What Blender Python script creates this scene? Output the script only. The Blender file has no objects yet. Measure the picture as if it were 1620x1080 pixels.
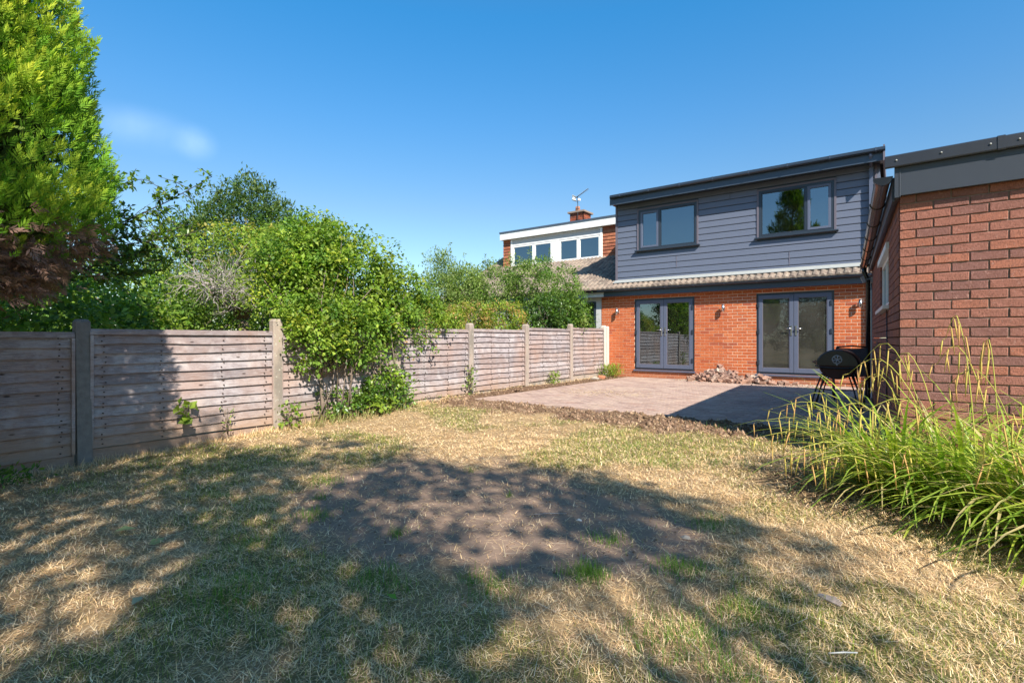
import bpy, math, random
import numpy as np
from mathutils import Vector, Matrix

# ------------------------------------------------------------------ camera, sky, sun, exposure
sc = bpy.context.scene
COL = sc.collection
cam_d = bpy.data.cameras.new('camera')
cam = bpy.data.objects.new('camera', cam_d)
COL.objects.link(cam)
sc.camera = cam
EYE = 1.06
cam.location = (0, 0, EYE)
cam.rotation_euler = (math.radians(90), 0, math.radians(36.45))
cam_d.sensor_width = 36
cam_d.lens = 815 / 1620 * 36
cam_d.shift_y = -0.0025
cam_d.clip_start = 0.05
cam_d.clip_end = 2000

SUN_TRAVEL = Vector((-1.6, 1.0, -1.62)).normalized()
SUN_EL = math.asin(-SUN_TRAVEL.z)
SUN_AZ = math.atan2(-SUN_TRAVEL.x, -SUN_TRAVEL.y)      # clockwise from +Y
w = bpy.data.worlds.new('World')
sc.world = w
w.use_nodes = True
nt = w.node_tree
nt.nodes.clear()
_o = nt.nodes.new('ShaderNodeOutputWorld')
_b = nt.nodes.new('ShaderNodeBackground')
_s = nt.nodes.new('ShaderNodeTexSky')
_s.sky_type = 'NISHITA'
_s.sun_disc = False
_s.sun_elevation = SUN_EL
_s.sun_rotation = SUN_AZ
_s.air_density = 1.0
_s.dust_density = 0.35
_s.ozone_density = 2.2
_h = nt.nodes.new('ShaderNodeHueSaturation')
_h.inputs['Saturation'].default_value = 1.12
nt.links.new(_s.outputs[0], _h.inputs['Color'])
# deepen the blue with height, evenly all round the sky
_tc = nt.nodes.new('ShaderNodeTexCoord')
_sx = nt.nodes.new('ShaderNodeSeparateXYZ'); nt.links.new(_tc.outputs['Generated'], _sx.inputs[0])
_cr = nt.nodes.new('ShaderNodeValToRGB')
_el = _cr.color_ramp.elements
_st = [(0, (.47, .49, .48)), (.24, (.43, .475, .47)), (.38, (.31, .53, .59)), (.53, (.19, .58, .68)), (1, (.62, .66, .68))]
while len(_el) < len(_st): _el.new(.5)
for _e, (_p, _c) in zip(_el, _st): _e.position = _p; _e.color = (*_c, 1)
nt.links.new(_sx.outputs[2], _cr.inputs[0])
_vm = nt.nodes.new('ShaderNodeVectorMath'); _vm.operation = 'MULTIPLY'
nt.links.new(_h.outputs[0], _vm.inputs[0]); nt.links.new(_cr.outputs[0], _vm.inputs[1])
_v2 = nt.nodes.new('ShaderNodeVectorMath'); _v2.operation = 'SCALE'; _v2.inputs['Scale'].default_value = 1.5
nt.links.new(_vm.outputs[0], _v2.inputs[0])
# two faint wisps of cirrus, part of the sky itself
_tc = nt.nodes.new('ShaderNodeTexCoord')
def _wisp(center, radius, amount, prev, stretch):
    mp = nt.nodes.new('ShaderNodeMapping')
    mp.vector_type = 'POINT'
    mp.inputs['Location'].default_value = tuple(-c for c in center)
    nt.links.new(_tc.outputs['Generated'], mp.inputs['Vector'])
    ln = nt.nodes.new('ShaderNodeVectorMath'); ln.operation = 'LENGTH'
    sc_ = nt.nodes.new('ShaderNodeVectorMath'); sc_.operation = 'MULTIPLY'
    sc_.inputs[1].default_value = stretch
    nt.links.new(mp.outputs[0], sc_.inputs[0])
    nt.links.new(sc_.outputs[0], ln.inputs[0])
    mr = nt.nodes.new('ShaderNodeMapRange'); mr.interpolation_type = 'SMOOTHSTEP'
    mr.inputs['From Min'].default_value = radius; mr.inputs['From Max'].default_value = 0
    mr.inputs['To Min'].default_value = 0; mr.inputs['To Max'].default_value = 1
    nt.links.new(ln.outputs['Value'], mr.inputs['Value'])
    nz = nt.nodes.new('ShaderNodeTexNoise')
    nz.inputs['Scale'].default_value = 7; nz.inputs['Detail'].default_value = 6; nz.inputs['Distortion'].default_value = .5
    nt.links.new(_tc.outputs['Generated'], nz.inputs['Vector'])
    m2 = nt.nodes.new('ShaderNodeMath'); m2.operation = 'MULTIPLY'
    mr2 = nt.nodes.new('ShaderNodeMapRange'); mr2.inputs['From Min'].default_value = .30; mr2.inputs['From Max'].default_value = .70; nt.links.new(nz.outputs[0], mr2.inputs['Value'])
    nt.links.new(mr.outputs[0], m2.inputs[0]); nt.links.new(mr2.outputs[0], m2.inputs[1])
    m3 = nt.nodes.new('ShaderNodeMath'); m3.operation = 'MULTIPLY'; m3.inputs[1].default_value = amount
    nt.links.new(m2.outputs[0], m3.inputs[0])
    mx = nt.nodes.new('ShaderNodeMix'); mx.data_type = 'RGBA'
    nt.links.new(m3.outputs[0], mx.inputs['Factor'])
    nt.links.new(prev, mx.inputs[6])
    mx.inputs[7].default_value = (7.5, 8.6, 10., 1)
    return mx.outputs[2]
def _dir(px, py):
    u = (px - 810) / 815; v = (536 - py) / 815
    d = Vector((-.5941 + u * .8044, .8044 + u * .5941, v)); return d.normalized()
c1 = _wisp(_dir(308, 226), .04, .17, _v2.outputs[0], (1, 1, 1.2))
c2 = _wisp(_dir(225, 205), .10, .12, c1, (.6, 1, 2.6))
nt.links.new(c2, _b.inputs[0])
_b.inputs[1].default_value = 0.122
nt.links.new(_b.outputs[0], _o.inputs[0])

sun_d = bpy.data.lights.new('sun', 'SUN')
sun_d.energy = 4.9
sun_d.angle = math.radians(0.55)
sun_d.color = (1.0, 0.93, 0.82)
sun = bpy.data.objects.new('sun', sun_d)
COL.objects.link(sun)
sun.rotation_euler = SUN_TRAVEL.to_track_quat('-Z', 'Y').to_euler()
sun.location = (20, -15, 20)

sc.view_settings.view_transform = 'Standard'
sc.view_settings.look = 'None'
sc.view_settings.gamma = 1
sc.view_settings.exposure = 0.97
sc.view_settings.use_curve_mapping = False
sc.render.engine = 'CYCLES'
sc.cycles.max_bounces = 8
sc.cycles.transparent_max_bounces = 12

# ------------------------------------------------------------------ materials
def lin(c):
    return tuple(((x / 255) / 12.92 if x <= 10 else ((x / 255 + .055) / 1.055) ** 2.4) for x in c)

class NT:
    def __init__(s, name):
        s.m = bpy.data.materials.new(name)
        s.m.use_nodes = True
        s.t = s.m.node_tree
        s.t.nodes.clear()
        s.out = s.t.nodes.new('ShaderNodeOutputMaterial')
        s.tcn = None
    def n(s, typ, **kw):
        x = s.t.nodes.new('ShaderNode' + typ)
        for k, v in kw.items():
            setattr(x, k, v)
        return x
    def l(s, a, b):
        if isinstance(a, bpy.types.NodeSocket): s.t.links.new(a, b)
        else:
            b.default_value = a
    def coord(s, kind='Object'):
        if s.tcn is None: s.tcn = s.n('TexCoord')
        return s.tcn.outputs[kind]
    def geo(s):
        g = s.n('NewGeometry'); return g.outputs['Position']
    def noise(s, scale, detail=3, vec=None, stretch=None, rough=.55, dist=0):
        x = s.n('TexNoise')
        x.inputs['Scale'].default_value = scale
        x.inputs['Detail'].default_value = detail
        x.inputs['Roughness'].default_value = rough
        x.inputs['Distortion'].default_value = dist
        v = vec or s.coord()
        if stretch:
            mp = s.n('Mapping'); mp.inputs['Scale'].default_value = stretch
            s.l(v, mp.inputs['Vector']); v = mp.outputs[0]
        s.l(v, x.inputs['Vector'])
        return x.outputs['Fac']
    def ramp(s, fac, stops, interp='LINEAR'):
        r = s.n('ValToRGB'); r.color_ramp.interpolation = interp
        e = r.color_ramp.elements
        while len(e) < len(stops): e.new(.5)
        for el, (p, c) in zip(e, stops):
            el.position = p
            el.color = (*c, 1) if len(c) == 3 else c
        s.l(fac, r.inputs[0])
        return r.outputs[0]
    def mix(s, fac, a, b, mode='MIX'):
        x = s.n('Mix', data_type='RGBA', blend_type=mode)
        s.l(fac, x.inputs['Factor'])
        for v, i in ((a, 6), (b, 7)):
            if isinstance(v, tuple): x.inputs[i].default_value = (*v[:3], 1)
            else: s.l(v, x.inputs[i])
        return x.outputs[2]
    def math(s, op, a, b=0.0, clamp=False):
        x = s.n('Math', operation=op); x.use_clamp = clamp
        s.l(a, x.inputs[0]); s.l(b, x.inputs[1])
        return x.outputs[0]
    def attr(s, name, out='Color'):
        x = s.n('Attribute'); x.attribute_name = name
        return x.outputs[out]
    def objrand(s):
        return s.n('ObjectInfo').outputs['Random']
    def rnd(s):
        # per-piece random: object random plus the point attribute of joined pieces
        return s.math('FRACT', s.math('ADD', s.objrand(), s.attr('rnd', 'Fac')))
    def bump(s, h, strength=.3, dist=.01, normal=None):
        b = s.n('Bump'); b.inputs['Strength'].default_value = strength
        b.inputs['Distance'].default_value = dist
        s.l(h, b.inputs['Height'])
        if normal is not None: s.l(normal, b.inputs['Normal'])
        return b.outputs[0]
    def bsdf(s, color, rough=.8, normal=None, metal=0, spec=.3, coat=0):
        p = s.n('BsdfPrincipled')
        if isinstance(color, tuple): p.inputs['Base Color'].default_value = (*color[:3], 1)
        else: s.l(color, p.inputs['Base Color'])
        s.l(rough, p.inputs['Roughness'])
        p.inputs['Metallic'].default_value = metal
        p.inputs['Specular IOR Level'].default_value = spec
        if normal is not None: s.l(normal, p.inputs['Normal'])
        s.l(p.outputs[0], s.out.inputs[0])
        return p
M = {}
def simple(name, color, rough=.6, metal=0, spec=.4, var=.12, nscale=8, bump=.1, bs=60):
    t = NT(name)
    f = t.noise(nscale, 4, t.geo())
    c = t.mix(t.math('MULTIPLY', f, 1.0), tuple(x * (1 - var) for x in color), tuple(min(1, x * (1 + var)) for x in color))
    nrm = t.bump(t.noise(bs, 3, t.geo()), bump, .004) if bump else None
    t.bsdf(c, rough, nrm, metal, spec)
    M[name] = t.m
    return t.m

# house brick
def brick_mat(name, base, dark, light, grain, mortar_dust, darkfrac=.12, bstr=.5, blue=None):
    t = NT(name)
    r = t.rnd()
    c = t.ramp(r, [(0, dark), (darkfrac, dark), (darkfrac + .12, base), (.7, base), (.9, light), (1, light)])
    g = t.noise(grain, 5, t.geo(), stretch=(1, 1, .45), rough=.75)
    c = t.mix(t.ramp(g, [(0, (1, 1, 1)), (.38, (.8, .8, .8)), (.56, (0, 0, 0))]), c, tuple(x * .45 for x in base))
    bloom = t.noise(2.3, 5, t.geo(), rough=.7)
    c = t.mix(t.ramp(bloom, [(0, (0, 0, 0)), (.56, (0, 0, 0)), (.74, (.32, .32, .32))]), c, mortar_dust)
    stain = t.noise(3.1, 4, t.geo(), stretch=(1, 1, .4), rough=.6)
    c = t.mix(t.ramp(stain, [(0, (.45, .45, .45)), (.42, (0, 0, 0)), (1, (0, 0, 0))]), c, tuple(x * .45 for x in base))
    gz_ = t.n('SeparateXYZ'); t.l(t.geo(), gz_.inputs[0])
    dz_ = t.ramp(t.math('ADD', gz_.outputs[2], t.math('MULTIPLY', t.noise(5, 3, t.geo()), .3)), [(0, (1, 1, 1)), (.13, (1, 1, 1)), (.42, (0, 0, 0))])
    c = t.mix(t.math('MULTIPLY', dz_, .6), c, (.30, .17, .11))
    big = t.noise(1.1, 3, t.geo())
    c = t.mix(t.math('MULTIPLY', t.math('SUBTRACT', big, .42, True), 1.2, True), c, tuple(x * .72 for x in base))
    sp = t.noise(grain * .35, 4, t.geo(), rough=.6)
    c = t.mix(t.ramp(sp, [(0, (0, 0, 0)), (.6, (0, 0, 0)), (.72, (1, 1, 1))]), c, mortar_dust)
    t.bsdf(c, .9, t.bump(g, bstr, .006), 0, .15)
    M[name] = t.m
brick_mat('house_brick', (.56, .145, .055), (.38, .095, .052), (.62, .19, .075), 70, (.52, .19, .10), .07, .3)
brick_mat('garage_brick', (.36, .155, .115), (.25, .125, .108), (.43, .168, .108), 120, (.42, .23, .19), .22, .9)
brick_mat('chimney_brick', (.32, .085, .045), (.12, .05, .035), (.40, .12, .06), 50, (.4, .2, .13), .3, .5)
brick_mat('rubble_brick', (.34, .20, .155), (.16, .105, .09), (.50, .40, .33), 60, (.5, .42, .35), .25, .9)
simple('house_mortar', (.62, .44, .31), .95, var=.25, nscale=30, bump=.5)
simple('garage_mortar', (.25, .185, .145), .95, var=.3, nscale=30, bump=.8)
simple('slate_cladding', (.120, .138, .190), .42, var=.05, nscale=6, bump=.12, bs=25)
simple('cladding_trim', (.13, .115, .14), .45, var=.05)
simple('anthracite_plastic', (.026, .036, .052), .3, spec=.5, var=.08, bump=.03)
simple('sash_plastic', (.095, .112, .165), .38, spec=.45, var=.05, bump=.03)
simple('fascia_plastic', (.045, .062, .09), .3, spec=.5, var=.06, bump=.03)
simple('gutter_black', (.012, .012, .014), .22, spec=.6, var=.2, bump=.04)
simple('gutter_brown_reflection', (.05, .026, .018), .18, spec=.7, var=.5, nscale=3, bump=.04)  # black gutter; the brown it reflects is put into its base colour
simple('garage_fascia', (.046, .053, .068), .34, spec=.5, var=.05, bump=.05)
simple('garage_cap', (.022, .025, .032), .4, spec=.5, var=.15, bump=.1)
simple('steel', (.6, .6, .62), .25, metal=1, var=.05, bump=0)
simple('white_plastic', (.80, .80, .78), .35, var=.03, bump=.02)
simple('pale_render', (.50, .50, .50), .9, var=.06)
simple('lead_flashing', (.30, .31, .30), .55, var=.15, nscale=12, bump=.2)
simple('dark_felt', (.05, .055, .065), .85, var=.2)
simple('blue_edge', (.06, .085, .12), .5, var=.1)
simple('grill_black', (.012, .011, .011), .33, spec=.5, var=.3, bump=.08)
simple('grill_rust', (.06, .018, .012), .6, var=.4, nscale=20, bump=.2)
simple('sling_fabric', (.10, .10, .115), .9, var=.3, nscale=60, bump=.2)
simple('terracotta', (.42, .17, .09), .8, var=.2)
simple('room_wall', (.20, .18, .15), .95, var=.1)
simple('blind_board', (.085, .082, .068), .95, var=.15, nscale=3)
simple('curtain', (.42, .50, .52), .9, var=.3, nscale=14)
simple('bark', (.17, .13, .10), .95, var=.4, nscale=20, bump=.8, bs=40)
simple('dead_twig', (.36, .31, .29), .9, var=.25, nscale=20)
simple('dark_bark', (.06, .05, .04), .95, var=.3)
simple('orange_timber', (.45, .17, .05), .9, var=.2)
simple('stone', (.35, .30, .25), .95, var=.35, nscale=20, bump=.6)
simple('weathered_stick', (.42, .33, .27), .95, var=.35, nscale=40, bump=.5)
simple('white_stick', (.70, .66, .60), .9, var=.1)

# glass: clear coated pane, strong reflection at this grazing view
def glass(name, tint, refl, base):
    t = NT(name)
    tr = t.n('BsdfTransparent'); tr.inputs[0].default_value = (*tint, 1)
    gl = t.n('BsdfGlossy'); gl.inputs['Roughness'].default_value = .006; gl.inputs[0].default_value = (.72, .86, .95, 1)
    wav = t.noise(.9, 2, t.geo())
    t.l(t.bump(wav, .12, .02), gl.inputs['Normal'])
    fr = t.n('LayerWeight'); fr.inputs['Blend'].default_value = .25
    f = t.math('ADD', t.math('MULTIPLY', fr.outputs['Fresnel'], .9), refl, True)
    ms = t.n('MixShader')
    t.l(f, ms.inputs[0]); t.l(tr.outputs[0], ms.inputs[1]); t.l(gl.outputs[0], ms.inputs[2])
    df = t.n('BsdfDiffuse'); df.inputs[0].default_value = (.45, .42, .36, 1)
    m2 = t.n('MixShader')
    dust = t.math('MULTIPLY', t.noise(3, 5, t.geo(), stretch=(1, 1, .4)), base, True)
    t.l(dust, m2.inputs[0]); t.l(ms.outputs[0], m2.inputs[1]); t.l(df.outputs[0], m2.inputs[2])
    t.l(m2.outputs[0], t.out.inputs[0])
    M[name] = t.m
glass('window_glass', (.18, .21, .24), .26, .01)
glass('door_glass', (.22, .23, .23), .24, .02)
glass('dusty_glass', (.5, .5, .46), .06, .16)

# roof tile
t = NT('roof_tile')
r = t.rnd()
c = t.ramp(r, [(0, (.15, .115, .095)), (.5, (.22, .165, .135)), (1, (.29, .22, .17))])
g = t.noise(16, 5, t.geo(), rough=.7)
c = t.mix(t.ramp(g, [(0, (0, 0, 0)), (.5, (0, 0, 0)), (.68, (1, 1, 1))]), c, (.42, .37, .29))
g2 = t.noise(6, 4, t.geo())
c = t.mix(t.math('MULTIPLY', g2, .45), c, (.12, .10, .085))
t.bsdf(c, .95, t.bump(g, .6, .01), 0, .1)
M['roof_tile'] = t.m
t = NT('hung_tile')
c = t.ramp(t.rnd(), [(0, (.30, .10, .06)), (1, (.48, .19, .10))])
g = t.noise(20, 4, t.geo())
c = t.mix(t.math('MULTIPLY', g, .5), c, (.2, .08, .05))
t.bsdf(c, .9, t.bump(g, .4, .006), 0, .15)
M['hung_tile'] = t.m

# fence board
t = NT('fence_board')
r = t.rnd()
base = t.ramp(r, [(0, (.155, .125, .125)), (.25, (.24, .195, .195)), (.5, (.29, .25, .255)), (.75, (.36, .315, .31)), (1, (.25, .185, .165))])
p = t.geo()
fineg = t.noise(7.0, 6, p, stretch=(1, 1, 30), rough=.75)
base = t.mix(t.ramp(fineg, [(0, (0, 0, 0)), (.42, (0, 0, 0)), (.66, (.85, .85, .85))]), base, (.47, .43, .43))
st2 = t.noise(9.0, 5, p, stretch=(1, .6, 18), rough=.7)
base = t.mix(t.ramp(st2, [(0, (1, 1, 1)), (.36, (.75, .75, .75)), (.47, (0, 0, 0))]), base, (.15, .11, .105))
bl = t.noise(9.0, 5, p, stretch=(1, 1, 1.6), rough=.7)
base = t.mix(t.ramp(bl, [(0, (.75, .75, .75)), (.40, (.5, .5, .5)), (.52, (0, 0, 0))]), base, (.19, .15, .15))
bl2 = t.noise(5.0, 4, p, rough=.6)
base = t.mix(t.ramp(bl2, [(0, (0, 0, 0)), (.55, (0, 0, 0)), (.72, (.7, .7, .7))]), base, (.47, .43, .42))
pt = t.noise(1.6, 3, p)
base = t.mix(t.math('MULTIPLY', t.math('SUBTRACT', pt, .42, True), 2.0, True), base, (.33, .20, .145))
kn = t.n('TexVoronoi'); kn.inputs['Scale'].default_value = 4.2
mp = t.n('Mapping'); mp.inputs['Scale'].default_value = (1, 1, 2.4); t.l(p, mp.inputs[0]); t.l(mp.outputs[0], kn.inputs['Vector'])
base = t.mix(t.ramp(kn.outputs['Distance'], [(0, (1, 1, 1)), (.07, (.8, .8, .8)), (.13, (0, 0, 0))]), base, (.06, .04, .035))
spz = t.n('SeparateXYZ'); t.l(p, spz.inputs[0])
lowm = t.ramp(t.math('ADD', spz.outputs[2], t.math('MULTIPLY', t.noise(4, 3, p), .3)), [(0, (1, 1, 1)), (.12, (1, 1, 1)), (.45, (0, 0, 0))])
base = t.mix(t.math('MULTIPLY', lowm, .6), base, (.32, .20, .12))
t.bsdf(base, .93, t.bump(fineg, .7, .008), 0, .12)
M['fence_board'] = t.m
simple('rust', (.07, .045, .035), .9, var=.3, nscale=60)
t = NT('concrete_post')
p = t.geo()
g = t.noise(45, 5, p, rough=.7)
c = t.mix(g, (.30, .24, .20), (.40, .325, .27))
g2 = t.noise(4, 4, p, stretch=(1, 1, .35))
c = t.mix(t.ramp(g2, [(0, (0, 0, 0)), (.48, (0, 0, 0)), (.66, (1, 1, 1))]), c, (.22, .19, .16))
g3 = t.noise(22, 3, p)
c = t.mix(t.ramp(g3, [(0, (0, 0, 0)), (.62, (0, 0, 0)), (.68, (1, 1, 1))]), c, (.42, .40, .33))
t.bsdf(c, .95, t.bump(g, .6, .006), 0, .1)
M['concrete_post'] = t.m
simple('white_post', (.56, .50, .43), .9, var=.15, nscale=10, bump=.4)
simple('grey_post', (.175, .16, .145), .95, var=.4, nscale=18, bump=.7)

# paver
t = NT('paver')
p = t.geo()
c = t.ramp(t.rnd(), [(0, (.25, .17, .145)), (.3, (.36, .25, .205)), (.8, (.43, .315, .26)), (1, (.33, .205, .16))])
g = t.noise(60, 5, p, rough=.7)
c = t.mix(t.math('MULTIPLY', g, .5), c, (.28, .20, .17))
s = t.noise(1.4, 5, p, rough=.65)
c = t.mix(t.ramp(s, [(0, (0, 0, 0)), (.45, (0, 0, 0)), (.75, (.5, .5, .5))]), c, (.50, .385, .29))
s2 = t.noise(9, 4, p)
c = t.mix(t.ramp(s2, [(0, (0, 0, 0)), (.55, (0, 0, 0)), (.75, (.5, .5, .5))]), c, (.18, .13, .10))
t.bsdf(c, .93, t.bump(g, .5, .004), 0, .12)
M['paver'] = t.m
simple('joint_sand', (.16, .12, .09), .95, var=.3, nscale=25, bump=.6)

# ground
t = NT('ground_soil')
p = t.geo()
m = t.n('SeparateColor'); t.l(t.attr('mask'), m.inputs[0])
fine = t.noise(130, 4, p, rough=.75)
mid = t.noise(22, 5, p, rough=.7)
soil = t.mix(mid, (.22, .145, .105), (.42, .30, .225))
soil = t.mix(t.math('MULTIPLY', fine, .6), soil, (.21, .15, .105))
mud = t.mix(mid, (.085, .05, .03), (.20, .125, .08))
straw = t.mix(mid, (.20, .13, .07), (.58, .41, .23))
straw = t.mix(t.math('MULTIPLY', fine, .6), straw, (.17, .12, .06))
green = t.mix(mid, (.055, .062, .02), (.14, .145, .05))
c = t.mix(t.math('MULTIPLY', m.outputs[1], .85), straw, green)
c = t.mix(m.outputs[0], c, soil)
c = t.mix(m.outputs[2], c, mud)
h = t.math('ADD', t.math('MULTIPLY', fine, .4), mid)
t.bsdf(c, .97, t.bump(h, .9, .02), 0, .08)
M['ground_soil'] = t.m
# blades / leaves
def leaf_mat(name, transl=.35, rough=.5, spec=.25, tint=(1.0, 1.15, .45), k=1.6):
    t = NT(name)
    col = t.attr('col')
    p = t.n('BsdfPrincipled')
    t.l(col, p.inputs['Base Color'])
    p.inputs['Roughness'].default_value = rough
    p.inputs['Specular IOR Level'].default_value = spec
    tr = t.n('BsdfTranslucent')
    tc = t.mix(1.0, col, tuple(k * q for q in tint), 'MULTIPLY')
    t.l(tc, tr.inputs[0])
    ms = t.n('MixShader'); ms.inputs[0].default_value = transl
    t.l(p.outputs[0], ms.inputs[1]); t.l(tr.outputs[0], ms.inputs[2])
    t.l(ms.outputs[0], t.out.inputs[0])
    M[name] = t.m
leaf_mat('leaf')
leaf_mat('leaf_gloss', .3, .35, .45)
leaf_mat('needle', .25, .7, .15)
leaf_mat('straw', .2, .8, .1, (1.05, .98, .85), 1.1)

# ------------------------------------------------------------------ object helpers
ORG = {}
def tag(o, label=None, cat=None, group=None, kind=None):
    if label: o['label'] = label
    if cat: o['category'] = cat
    if group: o['group'] = group
    if kind: o['kind'] = kind
    return o
def thing(name, loc, label, cat, group=None, rz=0):
    o = bpy.data.objects.new(name, None)
    o.empty_display_size = .2
    COL.objects.link(o)
    o.location = loc
    o.rotation_euler.z = rz
    ORG[o.name] = Vector(loc)
    return tag(o, label, cat, group)
def link(name, me, parent=None, mat=None):
    o = bpy.data.objects.new(name, me)
    COL.objects.link(o)
    if parent is not None:
        o.parent = parent
        ORG[o.name] = ORG[parent.name] - Vector(parent.location) + Vector(parent.location) if False else ORG.get(parent.name, Vector((0, 0, 0)))
    else:
        ORG[o.name] = Vector((0, 0, 0))
    return o
def np_mesh(name, V, F, mat, col=None, rnd=None, smooth=False):
    """V (n,3) F (m,k) uniform polygons"""
    V = np.asarray(V, np.float32); F = np.asarray(F, np.int32)
    me = bpy.data.meshes.new(name)
    me.vertices.add(len(V)); me.vertices.foreach_set('co', V.ravel())
    k = F.shape[1]
    me.loops.add(F.size); me.loops.foreach_set('vertex_index', F.ravel())
    me.polygons.add(len(F))
    me.polygons.foreach_set('loop_start', np.arange(0, F.size, k, dtype=np.int32))
    if smooth: me.polygons.foreach_set('use_smooth', np.ones(len(F), bool))
    me.update(calc_edges=True)
    if col is not None:
        a = me.attributes.new('col', 'FLOAT_COLOR', 'POINT')
        cc = np.ones((len(V), 4), np.float32); cc[:, :3] = col
        a.data.foreach_set('color', cc.ravel())
    if rnd is not None:
        a = me.attributes.new('rnd', 'FLOAT', 'POINT')
        a.data.foreach_set('value', np.asarray(rnd, np.float32))
    if mat: me.materials.append(M[mat])
    return me

class MB:
    """collects boxes, extrusions and tubes into one mesh"""
    def __init__(s): s.v = []; s.f = []; s.r = []; s.sm = []
    def add(s, vs, fs, r=0.0, smooth=False):
        b = len(s.v)
        s.v += [tuple(v) for v in vs]
        s.f += [tuple(b + i for i in f) for f in fs]
        s.r += [r] * len(vs); s.sm += [smooth] * len(fs)
        return s
    def box(s, x0, x1, y0, y1, z0, z1, r=0.0):
        vs = [(x, y, z) for z in (z0, z1) for y in (y0, y1) for x in (x0, x1)]
        return s.add(vs, [(0, 2, 3, 1), (4, 5, 7, 6), (0, 1, 5, 4), (2, 6, 7, 3), (0, 4, 6, 2), (1, 3, 7, 5)], r)
    def obox(s, o, U, V, W, a, b, c, r=0.0):
        """box with ranges a,b,c along unit vectors U,V,W from o"""
        o = Vector(o); U = Vector(U); V = Vector(V); W = Vector(W)
        vs = [o + U * x + V * y + W * z for z in c for y in b for x in a]
        return s.add(vs, [(0, 2, 3, 1), (4, 5, 7, 6), (0, 1, 5, 4), (2, 6, 7, 3), (0, 4, 6, 2), (1, 3, 7, 5)], r)
    def extrude(s, prof, o, A, B, D, L, closed=True, caps=True, r=0.0):
        o = Vector(o); A = Vector(A); B = Vector(B); D = Vector(D)
        n = len(prof)
        vs = [o + A * p[0] + B * p[1] for p in prof] + [o + A * p[0] + B * p[1] + D * L for p in prof]
        fs = [(i, (i + 1) % n, (i + 1) % n + n, i + n) for i in range(n if closed else n - 1)]
        if caps and closed: fs += [tuple(reversed(range(n))), tuple(range(n, 2 * n))]
        return s.add(vs, fs, r)
    def tube(s, pts, rad, sides=8, smooth=True, caps=True):
        pts = [Vector(p) for p in pts]
        if not hasattr(rad, '__len__'): rad = [rad] * len(pts)
        vs = []; fs = []
        up = Vector((.3, .2, 1)).normalized()
        for i, p in enumerate(pts):
            d = (pts[min(i + 1, len(pts) - 1)] - pts[max(i - 1, 0)])
            if d.length < 1e-9: d = Vector((0, 0, 1))
            d.normalize()
            a = d.cross(up)
            if a.length < 1e-3: a = d.cross(Vector((1, 0, 0)))
            a.normalize(); b = d.cross(a)
            for k in range(sides):
                t_ = 2 * math.pi * k / sides
                vs.append(p + (a * math.cos(t_) + b * math.sin(t_)) * rad[i])
        for i in range(len(pts) - 1):
            for k in range(sides):
                q = (k + 1) % sides
                fs.append((i * sides + k, i * sides + q, (i + 1) * sides + q, (i + 1) * sides + k))
        if caps:
            fs.append(tuple(range(sides))[::-1]); fs.append(tuple((len(pts) - 1) * sides + k for k in range(sides)))
        return s.add(vs, fs, 0, smooth)
    def mesh(s, name, mat, org=(0, 0, 0)):
        me = bpy.data.meshes.new(name)
        o = Vector(org)
        me.from_pydata([Vector(v) - o for v in s.v], [], s.f)
        me.polygons.foreach_set('use_smooth', s.sm)
        if any(s.r):
            a = me.attributes.new('rnd', 'FLOAT', 'POINT'); a.data.foreach_set('value', s.r)
        if mat: me.materials.append(M[mat])
        me.update()
        return me
    def build(s, name, mat, parent=None, bevel=0, **kw):
        org = ORG[parent.name] if parent is not None else (0, 0, 0)
        me = s.mesh(name, mat, org)
        # a parent thing turned about z carries its parts with it: parts are then given in world axes at rotation 0
        o = link(name, me, parent)
        if bevel:
            b = o.modifiers.new('bevel', 'BEVEL'); b.width = bevel; b.segments = 2; b.limit_method = 'ANGLE'
        tag(o, **kw)
        return o
def piece(name, me, parent, loc, scale=None, rz=None, **kw):
    o = link(name, me, parent)
    o.location = Vector(loc) - ORG[parent.name]
    if scale: o.scale = scale
    if rz is not None: o.rotation_euler.z = rz
    tag(o, **kw)
    return o

# value noise
def vnoise(x, y, seed=0):
    x = np.asarray(x, float); y = np.asarray(y, float)
    def h(i, j):
        n = (i * 374761393 + j * 668265263 + seed * 974634777) & 0xffffffff
        n = ((n ^ (n >> 13)) * 1274126177) & 0xffffffff
        return ((n ^ (n >> 16)) & 0xffff) / 65535.0
    xi = np.floor(x).astype(np.int64); yi = np.floor(y).astype(np.int64)
    fx = x - xi; fy = y - yi
    fx = fx * fx * (3 - 2 * fx); fy = fy * fy * (3 - 2 * fy)
    a = h(xi, yi); b = h(xi + 1, yi); c = h(xi, yi + 1); d = h(xi + 1, yi + 1)
    return (a * (1 - fx) + b * fx) * (1 - fy) + (c * (1 - fx) + d * fx) * fy
def fbm(x, y, seed=0, oct=4):
    s = 0; a = .5; f = 1
    for k in range(oct):
        s = s + a * vnoise(x * f, y * f, seed + k); a *= .5; f *= 2.03
    return s / (1 - .5 ** oct)
def sstep(a, b, x):
    t_ = np.clip((x - a) / (b - a), 0, 1); return t_ * t_ * (3 - 2 * t_)

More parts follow.
